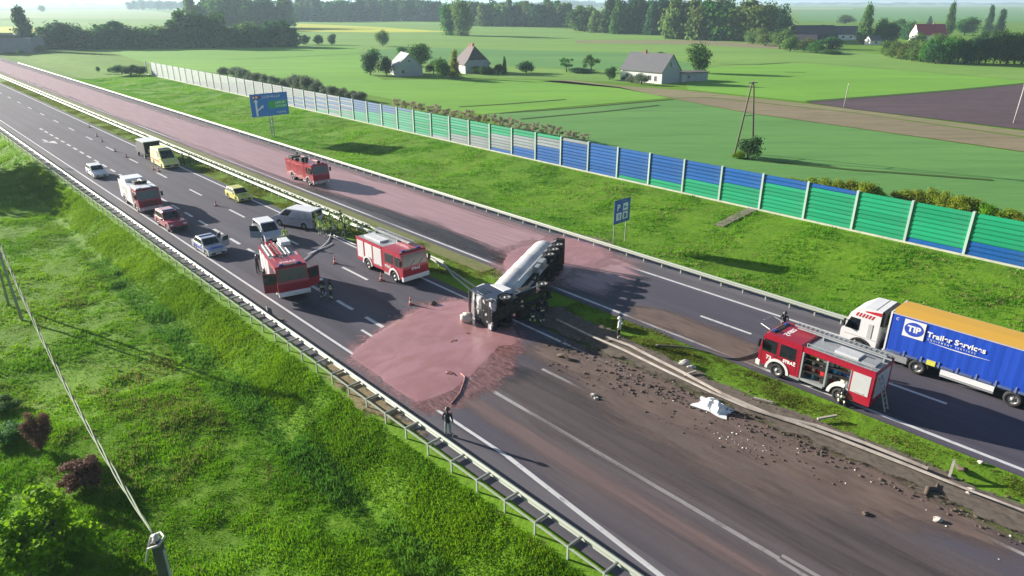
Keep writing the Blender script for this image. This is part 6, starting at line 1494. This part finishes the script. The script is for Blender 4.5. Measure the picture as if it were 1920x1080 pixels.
def pose_joints(pose, rr):
    """joint -> (x forward, y left, z); standing person about 1.78 m"""
    J = dict(pelvis=(0, 0, .96), waist=(0, 0, 1.08), chest=(.01, 0, 1.30), neck=(.01, 0, 1.47), head0=(.02, 0, 1.56), head1=(.03, 0, 1.66), head2=(.02, 0, 1.745), nose=(.135, 0, 1.64))
    for s, k in ((1, 'l'), (-1, 'r')):
        J['sh' + k] = (0, s * .19, 1.42); J['hip' + k] = (0, s * .10, .90)
        if pose == 'walk': J['knee' + k] = (.14 * s + .05, s * .10, .50); J['ank' + k] = (.26 * s - .06, s * .10, .09)
        elif pose == 'crouch': J['knee' + k] = (.36, s * .17, .46); J['ank' + k] = (-.02 + .1 * s, s * .14, .09)
        else: J['knee' + k] = (.03, s * (.11 + rr.uniform(0, .03)), .50); J['ank' + k] = (0, s * (.12 + rr.uniform(0, .05)), .09)
        a = J['ank' + k]; J['toe' + k] = (a[0] + .19, a[1] + s * .03, .045)
        e = {'walk': ((-.05 - .14 * s, s * .27, 1.16), (.06 - .16 * s, s * .27, .92)), 'point': ((.22, s * .24, 1.22) if s > 0 else (-.03, -.27, 1.15), (.46, s * .2, 1.3) if s > 0 else (.06, -.27, .9)),
             'work': ((.14, s * .27, 1.17), (.38, s * .16, 1.12)), 'hips': ((-.08, s * .36, 1.18), (.05, s * .2, 1.02)), 'crouch': ((.22, s * .25, 1.16), (.42, s * .12, 1.0)), 'bend': ((.18, s * .25, 1.16), (.36, s * .14, 1.0)), 'phone': ((.12, s * .27, 1.2), (.22, s * .12, 1.42)) if True else 0}.get(pose, ((-.02, s * .27, 1.15), (.05, s * .29, .90)))
        J['el' + k] = e[0]; J['wr' + k] = e[1]
        d = (Vector(e[1]) - Vector(e[0])).normalized(); w_ = Vector(e[1]); lat = Vector((0, 1, 0)) * s
        lat = (lat - d * lat.dot(d)).normalized(); pal = d.cross(lat) * s
        J['hand' + k] = tuple(w_ + d * .075)
        for f, (off, ln) in enumerate(((-.034, .062), (-.012, .078), (.011, .084), (.033, .074))):
            p1 = w_ + d * (.10 + ln * .35) - lat * 0 + pal * off; p2 = p1 + d * ln * .5 - lat * .018; J[f'f{f}{k}'] = tuple(p1); J[f'g{f}{k}'] = tuple(p2)
        J['th' + k] = tuple(w_ + d * .055 - pal * .05 - lat * .005); J['ti' + k] = tuple(w_ + d * .095 - pal * .062 - lat * .018)
    drop = {'crouch': -.42}.get(pose, 0)
    tilt = {'bend': .65, 'crouch': .3, 'work': .15}.get(pose, 0.0)
    up = [k for k in J if not k.startswith(('hip', 'knee', 'ank', 'toe', 'pelvis'))]
    for k in up:
        v = Vector(J[k]) - Vector((0, 0, .98)); c, s = math.cos(tilt), math.sin(tilt)
        J[k] = (v.x * c + v.z * s, v.y, -v.x * s + v.z * c + .98)
    if drop:
        for k in J:
            if not k.startswith(('knee', 'ank', 'toe')): J[k] = (J[k][0] - .05, J[k][1], J[k][2] + drop)
    return J
RAD = dict(pelvis=.135, waist=.135, chest=.165, neck=.055, head0=.075, head1=.095, head2=.06, nose=.018)
for k in 'lr':
    RAD.update({'sh' + k: .075, 'el' + k: .052, 'wr' + k: .034, 'hand' + k: .037, 'hip' + k: .10, 'knee' + k: .068, 'ank' + k: .052, 'toe' + k: .042, 'th' + k: .012, 'ti' + k: .009})
    for f in range(4): RAD[f'f{f}{k}'] = .0095; RAD[f'g{f}{k}'] = .008
EDG = [('pelvis', 'waist', 't'), ('waist', 'chest', 't'), ('chest', 'neck', 't'), ('neck', 'head0', 'n'), ('head0', 'head1', 'h'), ('head1', 'head2', 'h'), ('head1', 'nose', 'h')]
for k in 'lr':
    EDG += [('chest', 'sh' + k, 'a'), ('sh' + k, 'el' + k, 'a'), ('el' + k, 'wr' + k, 'b'), ('wr' + k, 'hand' + k, 'p'), ('pelvis', 'hip' + k, 'l'), ('hip' + k, 'knee' + k, 'l'), ('knee' + k, 'ank' + k, 's'), ('ank' + k, 'toe' + k, 'f'), ('hand' + k, 'th' + k, 'p'), ('th' + k, 'ti' + k, 'p')]
    for f in range(4): EDG += [('hand' + k, f'f{f}{k}', 'p'), (f'f{f}{k}', f'g{f}{k}', 'p')]
def person(pos, facing, pose, top, legs, helmet, label, group=None, stripes=True, scale=1.0, vest=None):
    rr = random.Random(label)
    J = pose_joints(pose, rr); names = list(J); idx = {k: i for i, k in enumerate(names)}
    me = bpy.data.meshes.new('body'); me.from_pydata([J[k] for k in names], [(idx[a], idx[b]) for a, b, _ in EDG], []); me.update()
    t = bpy.data.objects.new('body', me); COL.objects.link(t)
    sk = t.modifiers.new('skin', 'SKIN'); sk.use_smooth_shade = True; sk.branch_smoothing = .35
    sv = me.skin_vertices[0].data
    for k in names:
        r = RAD[k]; sv[idx[k]].radius = (r, r * (1.0 if k not in ('chest', 'waist', 'pelvis') else .8)); sv[idx[k]].use_root = (k == 'pelvis')
    sb = t.modifiers.new('sub', 'SUBSURF'); sb.levels = 1; sb.render_levels = 1
    bpy.context.view_layer.update()
    me2 = bpy.data.meshes.new_from_object(t.evaluated_get(bpy.context.evaluated_depsgraph_get())); bpy.data.objects.remove(t); bpy.data.meshes.remove(me)
    me2.materials.clear()
    for m_ in (CL[top], CL[legs], SKIN, BOOT, CL['stripe']): me2.materials.append(m_)
    segs = [(Vector(J[a]), Vector(J[b]), kd) for a, b, kd in EDG]
    cen = np.array([p.center[:] for p in me2.polygons]); best = np.full(len(cen), 1e9); kind = np.zeros(len(cen), int); tt = np.zeros(len(cen))
    for i, (a, b, kd) in enumerate(segs):
        a = np.array(a); ab = np.array(b) - a; u = np.clip(((cen - a) @ ab) / (ab @ ab), 0, 1); dd = np.linalg.norm(cen - a - u[:, None] * ab, axis=1)
        if kd == 't': dd = dd - .09
        q = dd < best; best[q] = dd[q]; kind[q] = i; tt[q] = u[q]
    km = []
    for i, u in zip(kind, tt):
        kd = segs[i][2]
        m_ = {'t': 0, 'a': 0, 'b': 0, 'l': 1, 's': 1, 'n': 2, 'h': 2, 'p': 2, 'f': 3}[kd]
        if stripes and ((kd == 'b' and .45 < u < .85) or (kd == 's' and .45 < u < .8) or (kd == 't' and i == 0 and u > .3) or (kd == 't' and i == 1 and .55 < u < .9)): m_ = 4
        km.append(m_)
    me2.polygons.foreach_set('material_index', km); me2.name = 'body'
    o = thing('person', pos, facing, label, 'person', group); o.scale = (scale,) * 3
    link('body', me2, o)
    H1 = Vector(J['head1']); ax = (Vector(J['head2']) - Vector(J['head0'])).normalized(); tl = math.atan2(ax.x, ax.z)
    MH = Matrix.Translation(H1) @ Matrix.Rotation(tl, 4, 'Y')
    if helmet:
        b = MB(); b.lathe([(.155, -.005), (.15, .015), (.128, .03), (.122, .075), (.09, .12), (.04, .142), (0, .146)], 14, 'z'); b.build('helmet', HELM[helmet], o, MH, smooth=True)
    else:
        b = MB(); b.lathe([(.1, -.01), (.108, .04), (.085, .1), (.04, .122), (0, .126)], 12, 'z', (-.02, 0, 0)); b.build('hair', HAIR, o, MH, smooth=True)
    f = MB()
    for y in (-.035, .035): f.box(.088, .1, y - .013, y + .013, .012, .024)
    f.box(.088, .098, -.024, .024, -.056, -.046)
    for y in (-.1, .1): f.box(-.012, .02, y - .012, y + .012, -.03, .025)
    f.build('face', pm('face_dark', (.12, .06, .05), .7), o, MH)
    return o
def face_cam(pos, off=0): return math.atan2(-pos.y, -pos.x) + math.radians(off)
def pp(px, py): return g(px, py)
P_ = pp(838, 814); person(R(-25.6, 19.0), RA + math.radians(120), 'stand', 'dark', 'teal', 'dark', 'person in dark jacket and pale teal trousers at the near guardrail by the pool', stripes=False)
P_ = pp(1160, 637); person(P_, math.radians(150), 'hips', 'pale', 'navy', 'white', 'person in a pale vest and white helmet standing on the torn median', stripes=True)
P_ = pp(1017, 606); person(P_, math.radians(120), 'work', 'navy', 'navy', 'dark', 'firefighter in dark gear standing under the overturned tractor', stripes=True)
P_ = pp(999, 607); person(P_, math.radians(100), 'crouch', 'navy', 'navy', 'dark', 'firefighter crouching under the overturned tractor', stripes=True)
P_ = pp(606, 560); person(P_, math.radians(-40), 'stand', 'navy', 'navy', 'white', 'firefighter with white helmet by the open engine door, left of the pair', stripes=True)
P_ = pp(622, 562); person(P_, math.radians(-140), 'hips', 'navy', 'navy', 'dark', 'firefighter in dark helmet by the open engine door, right of the pair', stripes=True)
P_ = pp(484, 512); person(P_, math.radians(-20), 'work', 'dark', 'dark', 'dark', 'firefighter in dark gear at the rear left side of the red engine with open doors', stripes=False)
P_ = pp(496, 528); person(P_, math.radians(10), 'bend', 'navy', 'navy', 'white', 'firefighter bending at the locker of the red engine with open doors', stripes=True)
P_ = pp(537, 458); person(P_, math.radians(-60), 'stand', 'hivis', 'green', None, 'person in yellow-green vest standing at the front of the silver people carrier', stripes=True)
P_ = pp(358, 312); person(P_, math.radians(-90), 'walk', 'green', 'green', None, 'person in green clothes by the ambulance, right of the two', stripes=False)
P_ = pp(347, 309); person(P_, math.radians(-160), 'work', 'green', 'dark', None, 'person in green clothes by the ambulance, left of the two', stripes=False)
P_ = pp(1493, 607); person(R(-19.2, 44.4), math.radians(-120), 'work', 'dark', 'dark', 'dark', 'person in black standing behind the red engine with open lockers', stripes=False)
P_ = pp(1577, 760); person(P_, math.radians(70), 'crouch', 'navy', 'navy', 'white', 'firefighter crouching at the rear wheel of the red engine with open lockers', stripes=True)
grp = [(594, 432, 'hivis', 'work'), (601, 441, 'hivis', 'stand'), (611, 434, 'green', 'hips'), (621, 428, 'hivis', 'walk'), (632, 440, 'hivis', 'point'), (640, 424, 'green', 'stand'), (648, 434, 'hivis', 'hips'), (656, 440, 'hivis', 'work'), (627, 447, 'green', 'bend'), (586, 428, 'pale', 'stand'), (612, 446, 'hivis', 'stand'), (645, 447, 'green', 'crouch')]
gl = ['at the back corner of the grey van', 'first in front of the grey van back corner', 'in green with hands on hips, behind the front row', 'walking at the back of the crowd', 'pointing ahead in the middle of the crowd', 'in green at the very back by the median rail', 'with hands on hips near the rail end of the crowd', 'working, closest to the red and white engine',
      'in green bending over the hose end', 'in pale grey clothes, right behind the grey van', 'standing still next to the bending one', 'in green crouching near the red and white engine']
for i, ((x, y, c, ps_), t) in enumerate(zip(grp, gl)):
    P_ = pp(x, y); person(P_, math.radians(RNG.uniform(-180, 180)), ps_, c, 'green' if i % 2 else 'dark', None if i % 3 else 'yellow', f'person of the crowd {t}', 'people of the crowd next to the grey van', stripes=True)
P_ = pp(432, 475); 

# ================================================================ HOSES, DEBRIS
M_hose = pm('hose_white', (.80, .81, .82), .7, 0, 0, .35, 3); M_hose2 = pm('hose_dark', (.08, .075, .08), .7)
def hose(pts, label, r=.04, mat=None, z=.08):
    P = [g(x, y, z) for x, y in pts]; Q = []
    for i in range(len(P) - 1):
        a = P[max(i - 1, 0)]; b = P[i]; c = P[i + 1]; d = P[min(i + 2, len(P) - 1)]
        for k in range(6):
            t = k / 6; Q.append(.5 * ((2 * b) + (c - a) * t + (2 * a - 5 * b + 4 * c - d) * t * t + (3 * b - a - 3 * c + d) * t ** 3))
    Q.append(P[-1])
    o = MB().tube(Q, r, 6).build('fire_hose', mat or M_hose, smooth=True); tag(o, label, 'hose')
hose([(569, 488), (590, 472), (612, 462), (623, 456)], 'straight white hose from the engine with open doors towards the crowd')
hose([(578, 476), (598, 466), (612, 455), (618, 446), (620, 437)], 'curved white hose from the engine with open doors ending among the crowd')
hose([(626, 441), (640, 447), (655, 454), (668, 459)], 'white hose between the crowd and the red and white engine')
hose([(1435, 655), (1400, 668), (1370, 672), (1330, 660), (1290, 652), (1230, 647)], 'dark hose lying across the median grass in front of the engine with open lockers', .06, M_hose2)
hose([(500, 575), (505, 590), (520, 596), (532, 600)], 'short dark hose lying beside the near guardrail by the open engine door', .06, M_hose2)
def rock_mesh(seed, k=1):
    r = random.Random(seed); bm = bmesh.new(); bmesh.ops.create_icosphere(bm, subdivisions=k, radius=1)
    for v in bm.verts: v.co *= r.uniform(.6, 1.25); v.co.z *= .65
    me = bpy.data.meshes.new('clod'); bm.to_mesh(me); bm.free(); return me
M_clod = pm('clod_earth', (.085, .062, .048), .95, 0, 0, .5, 3, (.15, .11, .08)); M_stone = pm('pale_stone', (.5, .46, .42), .85, 0, 0, .5, 4)
# loose clods: one mass
r = np.random.default_rng(9); V = []; F = []
proto = [rock_mesh(i) for i in range(5)]
pd = [(np.array([v.co[:] for v in m.vertices]), [tuple(p.vertices) for p in m.polygons]) for m in proto]
def scatter(n_, poly, smin, smax, pw=2.2):
    P = np.array(poly); c = 0
    while c < n_:
        a = r.uniform(P[:, 0].min(), P[:, 0].max()); b = r.uniform(P[:, 1].min(), P[:, 1].max())
        if sdist(np.array([a]), np.array([b]), poly)[0] < 0: continue
        s_ = smin + (smax - smin) * r.random() ** pw; v, f = pd[r.integers(5)]
        t = r.uniform(0, 6.28); R2 = np.array([[math.cos(t), -math.sin(t), 0], [math.sin(t), math.cos(t), 0], [0, 0, 1]])
        base = float(tz(a, b)); base = max(base, 0) if 20 < b < 32.3 else base + .06
        k = sum(len(x) for x in V); V.append(v @ R2.T * s_ + np.array([a, b, base + s_ * .25])); F.extend(tuple(i + k for i in q) for q in f); c += 1
scatter(1500, [(-30, 30.5), (-20, 31), (-8, 32), (20, 32.8), (20, 33.9), (-8, 34), (-20, 33.0), (-30, 33)], .02, .12)
scatter(260, [(-28, 28.6), (-15, 28.6), (-8, 30.5), (-12, 32), (-24, 32)], .02, .10)
scatter(90, [(-25.5, 29.5), (-20, 29.8), (-19, 31.8), (-24, 31.8)], .03, .15)
scatter(500, [(-30, 34), (-10, 34.2), (10, 34.5), (10, 36), (-12, 35.4), (-28, 35.2)], .02, .15)
me = bpy.data.meshes.new('earth_clods'); me.from_pydata(np.concatenate(V).tolist(), [], F); me.materials.append(M_clod); me.update()
o = link('earth_clods', me, M=ROADM); tag(o, 'dark clods of earth strewn along the broken rail', 'debris', kind='stuff')
V = []; F = []
scatter(45, [(-16, 29.6), (-13.5, 29.8), (-12.5, 30.8), (-15.5, 30.8)], .015, .07)
scatter(60, [(-30, 30), (0, 30.5), (5, 34), (-30, 33)], .02, .07)
me = bpy.data.meshes.new('plastic_shards'); me.from_pydata(np.concatenate(V).tolist(), [], F); me.materials.append(pm('shard_white', (.68, .66, .64), .5)); me.update()
tag(link('plastic_shards', me, M=ROADM), 'white plastic shards scattered on the mud', 'debris', kind='stuff')
for px, py, s_, lab, mt in ((1283, 684, .42, 'pale stone lying on the median behind the broken rail', M_stone), (1295, 690, .3, 'smaller grey stone beside the pale one on the median', M_stone), (1112, 742, .2, 'pale lump at the end of a lane dash', M_stone), (1118, 748, .16, 'small pale lump just below the one at the lane dash', M_stone),
                             (1622, 964, .17, 'small dark lump on the mud edge', M_clod), (1757, 976, .2, 'round lump near the inner edge line', M_stone), (1838, 868, .17, 'white scrap on the median grass', M_stone), (1820, 925, .3, 'pale splintered lump against the broken rail', M_stone), (813, 571, .32, 'dark bundle on the road beyond the nearest cone', M_clod)):
    o = link('stone' if mt is M_stone else 'lump', rock_mesh(px, 2)); o.data.materials.append(mt); o.location = g(px, py) + Vector((0, 0, s_ * .3)); o.scale = (s_, s_ * .8, s_ * .8); tag(o, lab, 'stone' if mt is M_stone else 'lump')
for k, (px, py, s_, lab) in enumerate([(851, 639, .16, 'small dark lump floating in the big chocolate pool, nearest to the cab'), (846, 642, .12, 'tiny dark lump floating beside the nearest one in the big pool'), (842, 700, .2, 'dark lump floating by the curled ridge of the big pool'), (876, 625, .14, 'dark lump floating just in front of the cab'), (1006, 497, .3, 'dark lump floating beside the middle of the silver tank'), (1018, 492, .22, 'smaller dark lump floating next to the tank')]):
    o = link('lump', rock_mesh(k + 70, 2)); o.data.materials.append(M_thick); o.location = g(px, py) + Vector((0, 0, .03)); o.scale = (s_ * 1.5, s_, s_ * .5); tag(o, lab, 'lump')
# crumpled white sheet by the broken rail, and the pale bag hanging from the cab front
def cloth(name, w_, d_, h_, seed, mat):
    nx = 22; r_ = random.Random(seed); bm = bmesh.new(); gr = []
    for i in range(nx + 1):
        row_ = []
        for j in range(nx + 1):
            u, v = i / nx - .5, j / nx - .5
            e = mnoise.noise(Vector((u * 4 + seed, v * 4, 0))); e2 = abs(mnoise.noise(Vector((u * 9, v * 9, seed))))
            z = h_ * max(0, (1 - (2.1 * math.hypot(u, v)) ** 2) * .7 + e * .6 - e2 * .35 * 1) + .03
            sh = 1 + .35 * mnoise.noise(Vector((math.atan2(v, u) * 1.5, seed, 1)))
            row_.append(bm.verts.new((u * w_ * sh, v * d_ * sh, z)))
        gr.append(row_)
    for i in range(nx):
        for j in range(nx): bm.faces.new((gr[i][j], gr[i + 1][j], gr[i + 1][j + 1], gr[i][j + 1]))
    me = bpy.data.meshes.new(name); bm.to_mesh(me); bm.free(); me.materials.append(mat); return link(name, me)
M_sheet = pm('sheet_white', (.78, .79, .80), .6, 0, 0, .12, 1.5, (.45, .42, .38))
o = cloth('white_sheet', 2.1, 1.3, .62, 3, M_sheet); o.location = g(1338, 764, .02); o.rotation_euler = (0, 0, RA + .1); tag(o, 'crumpled white plastic sheet beside the broken rail', 'plastic sheet')
so = o.modifiers.new('t', 'SOLIDIFY'); so.thickness = .01
M_bag = pm('bag_cream', (.66, .60, .52), .8, 0, 0, .4, 3, (.4, .22, .18))
bm = bmesh.new(); bmesh.ops.create_icosphere(bm, subdivisions=3, radius=1)
for v in bm.verts:
    v.co *= 1 + .55 * mnoise.noise(v.co * 1.7) + .2 * mnoise.noise(v.co * 4.5)
me = bpy.data.meshes.new('airbag'); bm.to_mesh(me); bm.free(); me.materials.append(M_bag); me.polygons.foreach_set('use_smooth', [True] * len(me.polygons))
o = link('airbag', me); o.location = R(-36.1, 29.0, .36); o.scale = (.46, .4, .42); tag(o, 'cream bag bulging out at the windscreen of the overturned cab', 'bag')
for k, (px, py, pts) in enumerate([(1045, 668, [(0, 0, .05), (.5, .1, .25), (.9, -.1, .1), (1.5, 0, .06)]), (1735, 930, [(0, 0, .05), (.4, .2, .2), (.9, .1, .08), (1.2, .3, .12)]), (1810, 893, [(0, 0, .4), (.3, .2, .2), (.8, .1, .08)])]):
    o = MB().tube(pts, [.1, .13, .09, .06][:len(pts)], 6).build('branch_debris', M_clod, smooth=True); o.location = g(px, py); o.rotation_euler = (0, 0, -.6 + k); tag(o, ['dark torn strip lying at the edge of the tanker shade', 'dark torn piece below the broken rail near the right edge', 'dark root piece on the median near the right edge'][k], 'debris')

# ================================================================ HAZE
m = bpy.data.materials.new('haze'); m.use_nodes = True; n = m.node_tree.nodes; l = m.node_tree.links
for x in list(n):
    if x.type != 'OUTPUT_MATERIAL': n.remove(x)
pv = n.new('ShaderNodeVolumePrincipled'); pv.inputs['Color'].default_value = (.62, .84, 1.0, 1); pv.inputs['Density'].default_value = .0002; pv.inputs['Anisotropy'].default_value = .25
l.new(pv.outputs[0], n['Material Output'].inputs['Volume'])
o = MB().box(-19000, 19000, -19000, 19000, -3.4, 46).build('haze', m); o['kind'] = 'stuff'; o['label'] = 'thin summer haze over the plain'; o['category'] = 'haze'
